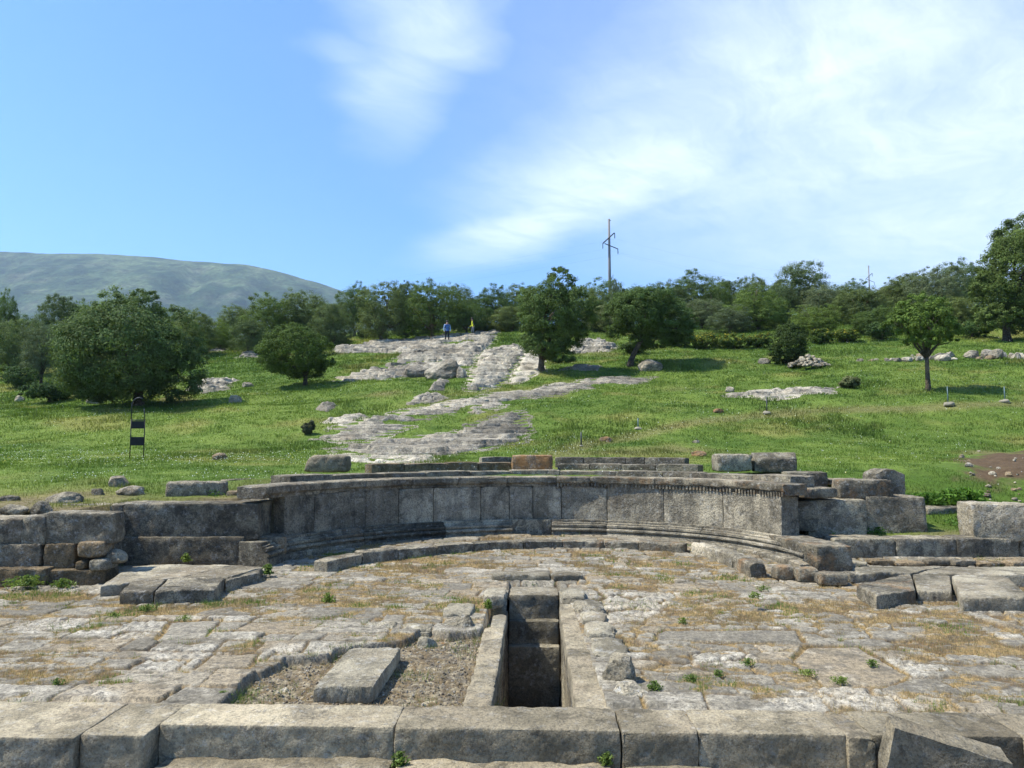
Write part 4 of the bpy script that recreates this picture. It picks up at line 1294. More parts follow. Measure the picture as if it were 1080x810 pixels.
for lab, cx, cy, w_, h_, mt in (
        ("large dark cut boulder standing at the front of the rock plateau", 468, 397, 40, 17, 'rock'), ("rounded dark boulder left of the cut boulder on the plateau front", 438, 397, 24, 12, 'rock'),
        ("narrow rock fin between the cut boulder and the cut steps", 487, 398, 12, 11, 'rock'),
        ("grey boulder in the shade under the leaning tree", 686, 390, 24, 12, 'ashlar'), ("brown tipped stone in the grass left of the pointed metal post", 639, 466, 13, 5, 'block_orange'),
        ("brownish stone in the grass below the metal stand on the right", 233, 485, 17, 8, 'tan'), ("flat orange stone lying in grass on the right slope", 757, 435, 13, 4, 'block_orange'),
        ("flat brown stone in grass just above the steps on the right", 737, 481, 16, 5, 'block_orange'), ("small grey stone in grass between two metal posts", 734, 467, 8, 3, 'ashlar'),
        ("white stone slab stuck upright in the left slope", 248, 424, 14, 7, 'pale'), ("pale stones at the foot of the large olive tree", 100, 425, 17, 10, 'rock'),
        ("pale stone in the scrub left of the large olive tree", 69, 397, 13, 7, 'rock'), ("small white stone by the left scrub", 21, 423, 11, 6, 'pale'), ("small pale stone above the scrub at left", 37, 402, 9, 4, 'pale'),
        ("stone on the crest of grass left of the row of stones", 769, 413, 10, 5, 'pale'), ("low rock just above the dark bush on the right", 806, 383, 14, 5, 'rock'),
        ("pale rock patch in grass to the left of the bushy tree", 261, 408, 14, 5, 'rock')):
    p = G(cx, cy); s = w_ * p[1] / FPX; hh = h_ * p[1] / FPX
    V, F = boulder(s, s * .8, hh * 1.5, 18, .22)
    tag(link("boulder", mesh_np("boulder", V, F, False, mats=[M[mt]]), None, (p[0], p[1], p[2] - hh * .15), RNG.uniform(-.3, .3)), lab, "stone")

# pile of stones and the ruined wall on the right: every stone its own object
P0 = G(853, 387)
for k in range(120):
    a = RNG.uniform(0, 2 * math.pi); rr = math.sqrt(RNG.random()); 
    hgt = (1 - rr) * .85
    s = RNG.uniform(.18, .40)
    V, F = boulder(s, s * .8, s * .6, 6, .25)
    o = link("pile_stone", mesh_np("pile_stone", V, F, False, mats=[M['pale'] if k % 3 else M['ashlar']]), None, (P0[0] + 1.25 * rr * math.cos(a), P0[1] + .8 * rr * math.sin(a), P0[2] - .06 + hgt * RNG.uniform(.6, 1.0)), a)
    tag(o, "pale stone of the heap beside the dark bush on the right slope", "stone", "stones heaped beside the dark bush")
for k in range(64):
    u = RNG.random() ** .8; cx = 902 + (1090 - 902) * u
    p = G(cx, 381 - 4 * (u > .3) * RNG.random() - 1.5 * u)
    s = RNG.uniform(.25, .7) * (1.3 if u > .35 else .9)
    V, F = boulder(s, s * .7, s * RNG.uniform(.5, .8), 7, .25)
    o = link("rubble_stone", mesh_np("rubble_stone", V, F, False, mats=[M['rock'] if k % 4 else M['tan']]), None, (p[0], p[1] + RNG.uniform(-.3, .5), p[2] - .05), RNG.uniform(0, 3))
    tag(o, "pale stone of the ruined wall line behind the thin young tree", "stone", "stones of the ruined wall line")
for k in range(46):
    cx, cy = RNG.uniform(995, 1085), RNG.uniform(476, 535)
    if cx < 1040 and cy > 503: continue
    p = G(cx, cy); s = RNG.uniform(.04, .17)
    V, F = boulder(s, s * .8, s * .6, 6, .25)
    tag(link("scattered_stone", mesh_np("scattered_stone", V, F, False, mats=[M['pale'] if k % 3 else M['tan']]), None, (p[0], p[1], p[2]), RNG.uniform(0, 3)), "pale stone scattered on the bare brown earth at the right edge", "stone", "stones on the bare earth")


# ------------------------------------------------------------------ grass and small plants
def on_rock(x, y):
    m = np.zeros(len(x), bool)
    for q in OUT:
        qa = np.array(q); bb = (x > qa[:, 0].min()) & (x < qa[:, 0].max()) & (y > qa[:, 1].min()) & (y < qa[:, 1].max())
        if bb.any():
            idx = np.where(bb)[0]
            m[idx] |= ((poly_dist(x[idx], y[idx], q) - .05 + .3 * fbm2(x[idx] / .9, y[idx] / .9, 300, 3)) > .0) & (pocket(x[idx], y[idx]) < .5)
    return m


def blades(x, y, z, h, w, col, lean=.45, tipgain=1.25):
    n = len(x)
    a = RNG.uniform(0, 2 * math.pi, n); dx, dy = np.cos(a) * w / 2, np.sin(a) * w / 2
    b = RNG.uniform(0, 2 * math.pi, n); l = h * lean * RNG.random(n)
    V = np.empty((n, 3, 3))
    V[:, 0] = np.stack([x - dx, y - dy, z - .01], 1); V[:, 1] = np.stack([x + dx, y + dy, z - .01], 1)
    V[:, 2] = np.stack([x + np.cos(b) * l, y + np.sin(b) * l, z + h], 1)
    C = np.repeat(col[:, None, :], 3, 1).copy(); C[:, 2] *= tipgain
    return V.reshape(-1, 3), np.arange(n * 3).reshape(-1, 3), C.reshape(-1, 3)


n = 620000
y = 9.9 + (82 - 9.9) * RNG.random(n) ** 1.25
x = RNG.uniform(-.80, .76, n) * y
sd = poly_dist(x, y, DIRT) + .8 * fbm2(x / .8, y / .8, 51, 4)
pit = in_poly(x, y, PIT)
dr = dryness(x, y)
keep = ~pit & ~on_rock(x, y) & (sd < -.15) & ((dr < .55) | (RNG.random(n) < .55))
# masonry behind the wall stays bare
s_ = np.array([W.pos(v, .6) for v in np.linspace(0, W.L, 60)])
dwall = line_dist(x, y, s_)
keep &= ~((dwall < 1.75) & (y > 11.5) & (np.abs(x) < 4.9) & (RNG.random(n) < .93))
keep &= ~((x > 4.3) & (y < 12.7))
x, y, dr = x[keep], y[keep], dr[keep]
z = ground(x, y)
tuft = .5 + .9 * sstep(-.3, .6, fbm2(x / .55, y / .55, 305, 3))
big = sstep(.05, .6, fbm2(x / 3.2, y / 3.2, 307, 3))
h = (.055 + .0021 * (y - 15)) * tuft * (.8 + .9 * big) * RNG.uniform(.6, 1.3, len(x)) * (1 - .35 * dr)
w = .010 + .00135 * np.maximum(y - 12, 0)
col = turf_color(x, y) * RNG.uniform(.7, 1.35, (len(x), 1))
col = col * (1 - .25 * big[:, None]) * np.array([1.0, 1.0, 1.0])
V, F, C = blades(x, y, z, h, w, col)
tag(link("grass", mesh_np("grass", V, F, False, C, [M['grass']])), kind="stuff")
# little white flowers
n = 44000
y = 13 + (60 - 13) * RNG.random(n) ** 1.3
x = RNG.uniform(-.80, .76, n) * y
pth = line_dist(x, y, PATH_W)
cl = fbm2(x / 2.2, y / 2.2, 311, 4) * .5 + .5
band = np.exp(-((y - 18.2) / 1.6) ** 2) * (x < -3) * 1.0
dens = np.clip(sstep(.5, .8, cl) * .8 + .8 * np.exp(-(pth / .7) ** 2) + band * .9, 0.05, 1)
keep = (RNG.random(n) < dens) & ~in_poly(x, y, PIT) & ~on_rock(x, y) & (poly_dist(x, y, DIRT) < .2) & ~((x > 4.5) & (y < 14.2))
x, y = x[keep], y[keep]; n = len(x); z = ground(x, y) + RNG.uniform(.05, .13, n) * (1 + .015 * (y - 15))
s = RNG.uniform(.006, .013, n) * (1 + .018 * (y - 15))
a = RNG.uniform(0, 6.28, n); tl = RNG.normal(0, .5, (n, 2))
V = np.empty((n, 4, 3))
for k in range(4):
    ca, sa = np.cos(a + k * math.pi / 2) * s, np.sin(a + k * math.pi / 2) * s
    V[:, k] = np.stack([x + ca, y + sa, z + ca * tl[:, 0] + sa * tl[:, 1]], 1)
C = np.tile(np.array([[.72, .72, .62]]), (n * 4, 1)); C[RNG.random(n).repeat(4) < .12] = (.7, .6, .12)
tag(link("wildflowers", mesh_np("wildflowers", V.reshape(-1, 3), np.arange(n * 4).reshape(-1, 4), False, C, [M['petal']])), kind="stuff")

# dry and green weeds in the paving
n = 620000
y = 5.3 + (14.2 - 5.3) * RNG.random(n) ** 1.25; x = RNG.uniform(-.80, .76, n) * y
z, wz, jz = pave_z(x, y)
patch = fbm2(x / .5, y / .5, 321, 3)
keep = ((wz * (.55 + .6 * patch) > RNG.random(n) * .9) | ((jz > .6) & (RNG.random(n) < .10 + .25 * (patch > .15)))) & in_poly(x, y, PIT)
keep &= ~((np.abs(x) < .62) & (y < 9.9))
rdist = poly_dist(x, y, RECESS)
keep |= (rdist > -.02) & (RNG.random(n) < np.where(rdist < .14, .55, .12) * (patch > -.1))
x, y, z = x[keep], y[keep], z[keep]
gz = sstep(.10, .34, fbm2(x / .38, y / .38, 323, 3) + .12 * (RNG.random(len(x)) - .5))
dry = np.array([.29, .195, .09]); dry2 = np.array([.35, .29, .15]); grn = np.array([.13, .20, .035])
r_ = RNG.random((len(x), 1))
col = (dry * r_ + dry2 * (1 - r_)) * RNG.uniform(.7, 1.25, (len(x), 1)); col = col * (1 - gz[:, None]) + grn * RNG.uniform(.6, 1.3, (len(x), 1)) * gz[:, None]
h = RNG.uniform(.012, .055, len(x)) * (1 + .35 * gz) * (.6 + .8 * RNG.random(len(x)) ** 3); w = .0038 + .0008 * (y - 5)
V, F, C = blades(x, y, z - .004, h, w, col, lean=.9)
tag(link("dry_weeds", mesh_np("dry_weeds", V, F, False, C, [M['grass']])), kind="stuff")


# gravel in the recess
ra = np.array(RECESS)
gx = RNG.uniform(ra[:, 0].min(), ra[:, 0].max(), 9000); gy = RNG.uniform(ra[:, 1].min(), ra[:, 1].max(), 9000)
keep = (poly_dist(gx, gy, RECESS) > .02); gx, gy = gx[keep][:3800], gy[keep][:3800]
bv, bf = boulder(1, .8, .6, 3, .3, seed=5)
gz, _, _ = pave_z(gx, gy)
s = .008 + .022 * RNG.random(len(gx)) ** 2.5; a = RNG.uniform(0, 6.28, len(gx))
V = np.empty((len(gx), len(bv), 3))
V[:, :, 0] = gx[:, None] + s[:, None] * (bv[None, :, 0] * np.cos(a)[:, None] - bv[None, :, 1] * np.sin(a)[:, None])
V[:, :, 1] = gy[:, None] + s[:, None] * (bv[None, :, 0] * np.sin(a)[:, None] + bv[None, :, 1] * np.cos(a)[:, None])
V[:, :, 2] = gz[:, None] + s[:, None] * bv[None, :, 2]
F = (bf[None] + (np.arange(len(gx)) * len(bv))[:, None, None]).reshape(-1, 4)
t = RNG.random((len(gx), 1)) ** 1.5
C = np.array([.17, .13, .085]) * (1 - t) + np.array([.40, .36, .28]) * t
tag(link("gravel", mesh_np("gravel", V.reshape(-1, 3), F, False, np.repeat(C, len(bv), 0), [M['pavement']])), kind="stuff")
def px_seed(v): return (v * 0.618) % 6.28


def herb(cx, cy, w_, h_, label, zb=None, n=260, col=(.16, .22, .05), leaf=.5, p=None):
    """one low leafy plant."""
    if p is None: p = at(cx, cy, zb) if zb is not None else G(cx, cy)
    s = w_ * 1.15 * p[1] / FPX / 2; hh = h_ * .7 * p[1] / FPX
    a = RNG.uniform(0, 6.28, n); rr = RNG.random(n) ** 1.0 * s * (.7 + .5 * np.sin(a * 3 + px_seed(cx)) * np.sin(a * 2 + cy))
    x = rr * np.cos(a); y = rr * np.sin(a) * .8; zt = hh * np.clip(1 - (rr / s) ** 2 * .5, .15, 1) * RNG.random(n) ** 1.4
    L = (.34 + .35 * RNG.random(n)) * min(hh, .30) * leaf * 1.6
    V = np.empty((n, 4, 3)); d = RNG.normal(size=(n, 3)); d[:, 2] = np.abs(d[:, 2]) * .8; d /= np.linalg.norm(d, axis=1, keepdims=True)
    q = np.cross(d, RNG.normal(size=(n, 3))); q /= np.linalg.norm(q, axis=1, keepdims=True)
    c = np.stack([x, y, zt], 1)
    V[:, 0] = c - d * L[:, None] / 2; V[:, 1] = c + q * L[:, None] * .2; V[:, 2] = c + d * L[:, None] / 2; V[:, 3] = c - q * L[:, None] * .2
    C = np.array(col) * RNG.uniform(.6, 1.4, (n, 1)); F = np.arange(n * 4).reshape(-1, 4)
    sx = RNG.uniform(-1, 1, (14, 2)) * s * .6
    sx = sx[:1] if hh < .12 else sx
    st = [box(a_[0] - .003, a_[0] + .003, a_[1] - .003, a_[1] + .003, -.02, hh * .7) for a_ in sx[:1]]
    SV, SF = join(st)
    VV = np.vstack([V.reshape(-1, 3), SV]); FF = np.concatenate([F, SF[0] + n * 4])
    CC = np.vstack([np.repeat(C, 4, 0), np.tile(np.array(col) * .6, (len(SV), 1))])
    tag(link("weed", mesh_np("weed", VV, FF, False, CC, [M['grass']]), None, p), label, "plant")


for cx, cy, w_, h_, z_, lab in (
        (887, 720, 22, 9, .0, "green weed at the right end of the white rubble"), (853, 712, 24, 8, .0, "green weed between the flat grey slab and the white rubble"),
        (663, 725, 24, 8, -.02, "bright green weed under the white jagged boulder"), (690, 727, 16, 12, .0, "taller green weed right of the white boulder"),
        (757, 713, 14, 9, .0, "dark green weed in the rubble paving right of the long flag"), (729, 717, 18, 8, .0, "green weed in front of the long flag on the right"),
        (721, 657, 11, 8, .0, "single bright green tuft among the dry weeds on the right"), (789, 700, 18, 8, .0, "green weed among pale flags on the right"),
        (346, 634, 16, 12, .0, "green tuft in the paving left of the channel"), (60, 722, 14, 9, .0, "small green weed at the lower left in the paving"),
        (235, 736, 16, 10, -.05, "pale green weed at the left brink of the gravel bed"), (120, 651, 22, 7, .0, "low green weed on the left paving"),
        (195, 653, 20, 6, .0, "low green weed behind the white stones at left"), (155, 644, 26, 9, 0, "spreading green weed before the low slab platform"),
        (28, 617, 50, 14, .05, "green weeds at the foot of the rough pier"), (33, 601, 22, 14, .12, "bushy weed growing on the pier face"), (65, 619, 26, 12, .03, "leafy weed at the right foot of the pier"),
        (283, 605, 14, 14, .05, "green weed beside the right end of the slab platform"), (196, 592, 10, 12, .1, "small weed at the base of the side wall"),
        (560, 617, 20, 7, -.06, "yellowish weed in the dip at the head of the channel"), (640, 806, 16, 16, -.2, "grassy weed at the foot of the front kerb"), (422, 806, 18, 18, -.2, "dry tuft at a joint in the front kerb"),
        (805, 622, 18, 6, .0, "pale weed on the right paving near the small orange stones"), (795, 630, 16, 8, .14, "green weed on the slab before the right bench"),
        (920, 702, 14, 9, 0, "small green plant on the right paving beside pale flags"), (515, 641, 10, 12, 0, "green weed on the brink of the channel head"), (430, 667, 20, 9, -.1, "yellow green weed at the brink of the gravel bed")):
    herb(cx, cy, w_, h_, lab, z_, n=int(90 + w_ * 9))
for cx, cy, w_, h_, n_, lab in ((926, 562, 30, 9, 260, "green weeds at the foot of the squared blocks on the right terrace"), (880, 562, 28, 8, 220, "weeds beside the dark block on the right terrace"),
                                (1015, 555, 40, 12, 260, "weeds in front of the low stone on the right terrace"), (977, 530, 60, 14, 1100, "lush green plants left of the bare earth"), (1015, 530, 56, 20, 1300, "tall green plants in front of the bare earth"),
                                (227, 523, 24, 10, 160, "green weed right of the oblong stone above the side wall"), (258, 520, 14, 12, 120, "weed between flat stones behind the cornice"), (290, 523, 26, 10, 160, "green tuft at the left end of the cornice")):
    herb(cx, cy, w_, h_, lab, None, n=n_, col=(.085, .17, .022))

# ------------------------------------------------------------------ trees
def crown_mesh(name, lobes, n_clump, per, leaf, col, seed, clump=.16, shell=.66, droop=0.0, yellow=.15, aspect=.5, bumpy=.13):
    """lobes: (cx,cy,cz,rx,ry,rz). Leaf sized quads in clumps spread through the lobes."""
    rg = np.random.default_rng(seed)
    L = np.array(lobes, float)
    vol = L[:, 3] * L[:, 4] * L[:, 5]; p = vol ** .8; p /= p.sum()
    li = rg.choice(len(L), n_clump, p=p)
    d = rg.normal(size=(n_clump, 3)); d /= np.linalg.norm(d, axis=1, keepdims=True)
    rad = rg.random(n_clump) ** (1 / 3.) ; rad = shell + (1 - shell) * rad
    # uneven outline: push some directions in and out
    bump = 1 + bumpy * fbm3(d[:, 0] * 2.2 + li * 7, d[:, 1] * 2.2, d[:, 2] * 2.2 + seed, seed, 3) * 1.6
    cc = L[li, :3] + d * L[li, 3:6] * (rad * bump)[:, None]
    size = (L[li, 3:6].mean(1) * clump) * rg.uniform(.6, 1.5, n_clump)
    n = n_clump * per
    ci = np.repeat(np.arange(n_clump), per)
    off = rg.normal(size=(n, 3)); off *= (rg.random((n, 1)) ** .45) / (np.linalg.norm(off, axis=1, keepdims=True) + 1e-9)
    c = cc[ci] + off * size[ci][:, None] * np.array([1.15, 1.15, .8])
    c[:, 2] -= droop * np.hypot(off[:, 0], off[:, 1]) * size[ci]
    outw = d[ci] * .55 + off * 1.1 + rg.normal(size=(n, 3)) * .42 + np.array([0, 0, .3])
    nrm = outw / np.linalg.norm(outw, axis=1, keepdims=True)
    t = np.cross(nrm, rg.normal(size=(n, 3))); t /= np.linalg.norm(t, axis=1, keepdims=True) + 1e-9
    b = np.cross(nrm, t)
    s = leaf * rg.uniform(.6, 1.4, n)[:, None]
    V = np.empty((n, 4, 3))
    V[:, 0] = c - t * s; V[:, 1] = c + b * s * aspect; V[:, 2] = c + t * s; V[:, 3] = c - b * s * aspect
    ctone = rg.uniform(.74, 1.28, n_clump)[ci][:, None]; ltone = rg.uniform(.85, 1.18, n)[:, None]
    C = np.array(col) * ctone * ltone
    yl = (rg.random(n_clump) < yellow)[ci][:, None] * rg.random((n, 1))
    C = C * (1 - yl * .5) + np.array([.085, .105, .03]) * yl * .5
    return mesh_np(name, V.reshape(-1, 3), np.arange(n * 4).reshape(-1, 4), False, np.repeat(C, 4, 0), [M['leaf']])


def trunk_mesh(name, base_r, fork_z, lobes, lean=(0, 0), seed=0, limbs=6, seg=9):
    rg = np.random.default_rng(seed + 77)
    fork = np.array([lean[0], lean[1], fork_z])
    k = np.linspace(0, 1, 6)
    pts = np.stack([fork[0] * k ** 1.3 + .04 * base_r * np.sin(k * 9), fork[1] * k, -.25 * (k == 0) + fork_z * k], 1)
    rad = base_r * (1.35 - .55 * k ** .5); rad[0] *= 1.25
    T = [tube(pts, rad, seg)]
    L = np.array(lobes, float)
    order = np.argsort(-L[:, 3] * L[:, 4] * L[:, 5])
    for q in range(limbs):
        l = L[order[q % len(order)]]
        e = l[:3] + rg.normal(size=3) * .25 * l[3:6]
        m = fork * .45 + e * .55 + rg.normal(size=3) * .12 * np.linalg.norm(e - fork); m[2] = max(m[2], fork_z + .1 * (e[2] - fork_z))
        kk = np.linspace(0, 1, 7)[:, None]
        pp = (1 - kk) ** 2 * fork + 2 * kk * (1 - kk) * m + kk ** 2 * e
        pp[0] -= np.array([0, 0, base_r * .4])
        T.append(tube(pp, base_r * np.linspace(.62, .08, 7), 7))
        for _ in range(2):
            e2 = e + rg.normal(size=3) * .22 * l[3:6]; st = pp[3 + _]
            T.append(tube(np.stack([st, (st + e2) / 2 + rg.normal(size=3) * .1 * l[3], e2]), base_r * np.array([.3, .18, .05]), 5))
    V, F = join_tubes(T)
    return mesh_np(name, V, F, True, mats=[M['bark']])


def tree_obj(name, label, cat, loc, crown, trunk, scale=(1, 1, 1), rot=0.0, group=None):
    t = thing(name, label, cat, loc, rot, group)
    t.scale = scale
    link("trunk", trunk, t); link("crown", crown, t)
    return t


OLIVE = (.138, .180, .064); OAK = (.104, .155, .044); BRIGHT = (.112, .170, .036); GREY = (.155, .186, .090)


def span(px0, px1, y): return (px1 - px0) * y / FPX
def lobes_px(base, y, items):
    """lobes given in picture pixels (cx, cy, rx, ry) for a tree standing at depth y -> local metres."""
    out = []
    for k, (cx, cy, rx, ry) in enumerate(items):
        p = at_d(cx, cy, y)
        dy = ((k * 37) % 11 - 5) / 5.0 * .45
        r = rx * y / FPX; rz = ry * y / FPX
        out.append((p[0] - base[0], dy * r, p[2] - base[2], r, r * 1.0, rz))
    return out


# large round olive on the left
b = G(146, 427); y0 = b[1]
lb = lobes_px(b, y0, [(142, 372, 60, 46), (105, 385, 36, 40), (180, 385, 34, 36), (140, 335, 34, 30), (110, 352, 32, 28), (172, 352, 34, 30), (130, 402, 52, 22), (88, 375, 18, 18), (150, 318, 18, 15), (200, 375, 12, 16)])
tree_obj("olive_tree", "large round dark olive tree with foliage down to the grass behind the black metal stand", "tree", b,
         crown_mesh("crown", lb, 1150, 95, .055, (.102, .150, .056), 1, clump=.17), trunk_mesh("trunk", .22, .9, lb, seed=1))
b = G(322, 407); y0 = b[1]
lb = lobes_px(b, y0, [(314, 372, 32, 24), (290, 374, 18, 18), (340, 373, 15, 17), (312, 355, 20, 13), (333, 362, 14, 12), (318, 388, 26, 10)])
tree_obj("bushy_tree", "small bushy round topped tree with short trunk standing alone left of the rock plateau", "tree", b,
         crown_mesh("crown", lb, 520, 90, .045, (.108, .155, .036), 2, clump=.2), trunk_mesh("trunk", .13, .55, lb, seed=2))
b = G(571, 392); y0 = b[1]
lb = lobes_px(b, y0, [(578, 330, 26, 30), (590, 300, 16, 19), (562, 322, 18, 22), (608, 328, 20, 24), (575, 362, 26, 15), (600, 350, 20, 16), (561, 350, 14, 14), (592, 375, 16, 8), (622, 322, 10, 14)])
tree_obj("oak_tree", "upright dark tree with one tall lobe standing beside the rock cut steps", "tree", b,
         crown_mesh("crown", lb, 760, 95, .05, OAK, 3, clump=.2), trunk_mesh("trunk", .20, .75, lb, seed=3))
b = G(664, 386); y0 = b[1]
lb = lobes_px(b, y0, [(672, 330, 28, 24), (702, 338, 26, 22), (652, 335, 16, 22), (685, 315, 24, 12), (718, 350, 16, 14), (690, 355, 24, 12), (655, 320, 12, 14), (728, 340, 8, 12)])
tree_obj("leaning_tree", "dark wide tree on a slanting trunk with a boulder in its shade", "tree", b,
         crown_mesh("crown", lb, 760, 95, .052, OAK, 4, clump=.2), trunk_mesh("trunk", .17, 1.6, lb, lean=(.75, 0), seed=4))
b = G(979, 413); y0 = b[1]
lb = lobes_px(b, y0, [(972, 340, 24, 18), (945, 342, 14, 12), (998, 345, 16, 13), (970, 322, 18, 11), (955, 330, 14, 12), (990, 328, 14, 12), (972, 358, 20, 8), (1006, 352, 8, 8)])
tree_obj("young_tree", "slim young tree with a thin straight trunk and airy bright crown on the right slope", "tree", b,
         crown_mesh("crown", lb, 340, 60, .048, BRIGHT, 5, clump=.22), trunk_mesh("trunk", .10, 1.55, lb, seed=5, limbs=9))
b = G(1062, 360); y0 = b[1]
lb = lobes_px(b, y0, [(1075, 290, 42, 44), (1050, 310, 24, 30), (1085, 250, 28, 26), (1052, 335, 24, 14), (1045, 285, 16, 18), (1090, 330, 30, 20), (1070, 262, 22, 18), (1040, 322, 13, 16)])
tree_obj("tall_tree", "tall dense green tree rising at the right picture edge", "tree", b,
         crown_mesh("crown", lb, 1150, 95, .06, (.120, .164, .042), 6, clump=.17), trunk_mesh("trunk", .25, 1.2, lb, seed=6))
b = G(829, 383); y0 = b[1]
lb = lobes_px(b, y0, [(830, 363, 17, 18), (822, 372, 11, 11), (840, 370, 11, 12), (831, 350, 10, 9)])
tree_obj("dark_bush", "small very dark cone shaped bush beside the heap of stones", "bush", b,
         crown_mesh("crown", lb, 300, 80, .042, (.045, .072, .024), 7, clump=.22), trunk_mesh("trunk", .07, .3, lb, seed=7, limbs=4))

# wood behind: five crowns shared by many trees
PROTO = []
def proto(kind, seed):
    rg = np.random.default_rng(seed)
    lobes = [(0, 0, .52, .38, .38, .32), (0, 0, .26, .40, .40, .20)]
    for k in range(11):
        a = k * 2.4 + rg.uniform(-.4, .4); zz_ = rg.uniform(.24, .78); r_ = rg.uniform(.16, .30) * (1.15 - .5 * zz_)
        q_ = rg.uniform(.17, .26)
        lobes.append((r_ * math.cos(a), r_ * math.sin(a), zz_, q_, q_, q_ * .78))
    col = [OLIVE, OAK, GREY, (.132, .190, .050), (.120, .160, .060)][kind]
    PROTO.append((crown_mesh("crown", lobes, 620, 84, .0080, col, seed, clump=.20, yellow=.12, bumpy=.09), trunk_mesh("trunk", .03, .12, lobes, seed=seed)))
for k in range(5): proto(k, 40 + k)
ADJ = ["olive green", "dark green", "greyish green", "fresh green", "dusky green"]


def wood(cx, top, w_, base_d, kind, label, group=None, name="wood_tree", cat="tree", by=None):
    if by is not None:
        p = G(cx, by); y0 = p[1]
    else:
        y0 = base_d; q = at_d(cx, 350, y0); p = np.array([q[0], y0, float(hill(q[:1], np.array([y0]))[0])])
    zt = at_d(cx, top, y0)[2]
    hgt = max(zt - p[2], .8); wid = w_ * y0 / FPX
    c_, t_ = PROTO[kind]
    # crowns are about 0.93 tall and 0.95 wide in their own units
    return tree_obj(name, label, cat, p, c_, t_, (wid / .88, wid / .88, hgt / .90), RNG.uniform(0, 6.28), group)


for cx, top, w_, d, k, lab in (
        (3, 308, 34, 62, 1, "tall dark tree cut by the left picture edge"), (18, 334, 56, 52, 0, "rounded olive tree at the far left under the mountain"),
        (62, 309, 52, 60, 4, "dusky tree with a flat top just left of the large round olive"), (46, 340, 44, 47, 2, "greyish bush like tree before the flat topped tree at left"),
        (88, 318, 30, 66, 1, "dark tree peeping above the left shoulder of the large olive"), (205, 326, 50, 62, 0, "olive tree peeping out right of the large round olive"),
        (232, 338, 40, 68, 3, "fresh green low tree between the large olive and the wood"), (262, 336, 44, 60, 4, "dusky low tree left of the bushy tree"),
        (286, 311, 62, 66, 1, "dark tree at the left end of the wood behind the bushy tree"), (322, 305, 62, 68, 0, "olive tree directly behind the bushy tree"),
        (352, 318, 46, 64, 4, "dusky tree behind the right shoulder of the bushy tree"), (374, 299, 44, 80, 1, "dark tree breaking the skyline where the mountain slope ends"),
        (402, 296, 60, 67, 0, "broad olive tree left of the bright green bush"), (428, 296, 40, 76, 4, "dusky tree behind the bright green bush"),
        (456, 296, 62, 68, 1, "dark tree right of the bright green bush behind the walkers"), (484, 298, 44, 78, 0, "olive tree on the skyline above the walker in blue"),
        (492, 318, 40, 70, 1, "dark tree behind the walker in yellow"), (520, 303, 48, 74, 1, "dark round tree left of the dip in the skyline"),
        (546, 300, 50, 80, 0, "olive tree touching the left side of the upright dark tree"), (540, 322, 46, 70, 4, "dusky tree low behind the upright dark tree"),
        (618, 300, 52, 76, 0, "olive tree just right of the upright dark tree"), (636, 296, 46, 84, 3, "fresh green tree left of the tall utility pole"),
        (650, 294, 15, 78, 2, "small round tree beside the foot of the tall utility pole"), (640, 322, 50, 68, 2, "greyish scrub tree between the upright and the leaning tree"),
        (668, 302, 40, 84, 0, "olive tree on the skyline behind the leaning tree"), (706, 297, 56, 78, 0, "olive tree right behind the leaning tree"),
        (738, 288, 64, 80, 1, "dark tree on the skyline right of the leaning tree"), (740, 315, 52, 68, 2, "greyish tree in front of the dark skyline tree"),
        (770, 294, 52, 84, 4, "dusky skyline tree left of the round fresh green one"), (797, 290, 40, 88, 0, "far olive tree between two bigger skyline trees"),
        (800, 306, 66, 64, 3, "round fresh green tree above the yellow flowering bushes"), (770, 325, 46, 62, 2, "greyish shrubby tree behind the left flowering bush"),
        (845, 273, 64, 74, 0, "tallest olive tree on the right part of the skyline"), (826, 300, 40, 72, 4, "dusky tree under the tallest olive tree on its left"),
        (872, 300, 52, 70, 2, "greyish tree under the tallest olive tree on its right"), (905, 304, 60, 66, 4, "dusky tree below the small far utility pole"),
        (898, 297, 44, 86, 1, "dark skyline tree left of the small far utility pole"), (860, 322, 54, 58, 3, "fresh green scrub tree above the right flowering bush"),
        (935, 302, 48, 76, 2, "greyish tree right of the small far utility pole"), (960, 288, 56, 72, 4, "dusky tree behind the slim young tree"),
        (992, 279, 60, 66, 2, "greyish sparse tree right behind the slim young tree"), (1018, 274, 48, 70, 1, "dark tree between the sparse tree and the tall tree at the edge"),
        (925, 325, 50, 58, 1, "dark low tree left of the slim young tree"), (1010, 312, 50, 58, 0, "olive tree low between the slim young tree and the tall tree"),
        (965, 322, 46, 60, 3, "fresh green low tree directly behind the slim young crown")):
    wood(cx, top, w_, d, k, lab)
for cx, d, k in ((30, 90, 1), (130, 92, 4), (180, 84, 1), (250, 95, 0), (340, 96, 1), (440, 96, 0), (500, 98, 4), (575, 98, 1), (690, 100, 4), (760, 104, 0), (820, 100, 1), (880, 104, 0), (950, 98, 4), (1040, 90, 1), (1080, 84, 0)):
    q = at_d(cx, 345, d); by_ = at_d(cx, 0, d)
    ht = RNG.uniform(3.6, 4.6); zt = float(hill(q[:1], np.array([float(d)]))[0]) + ht
    tp = 465 - (zt - CAM_H) / d * FPX
    wood(cx, tp, RNG.uniform(44, 58), d, k, "tree in the back rows of the wood mostly hidden by nearer crowns", "trees in the back rows of the wood")

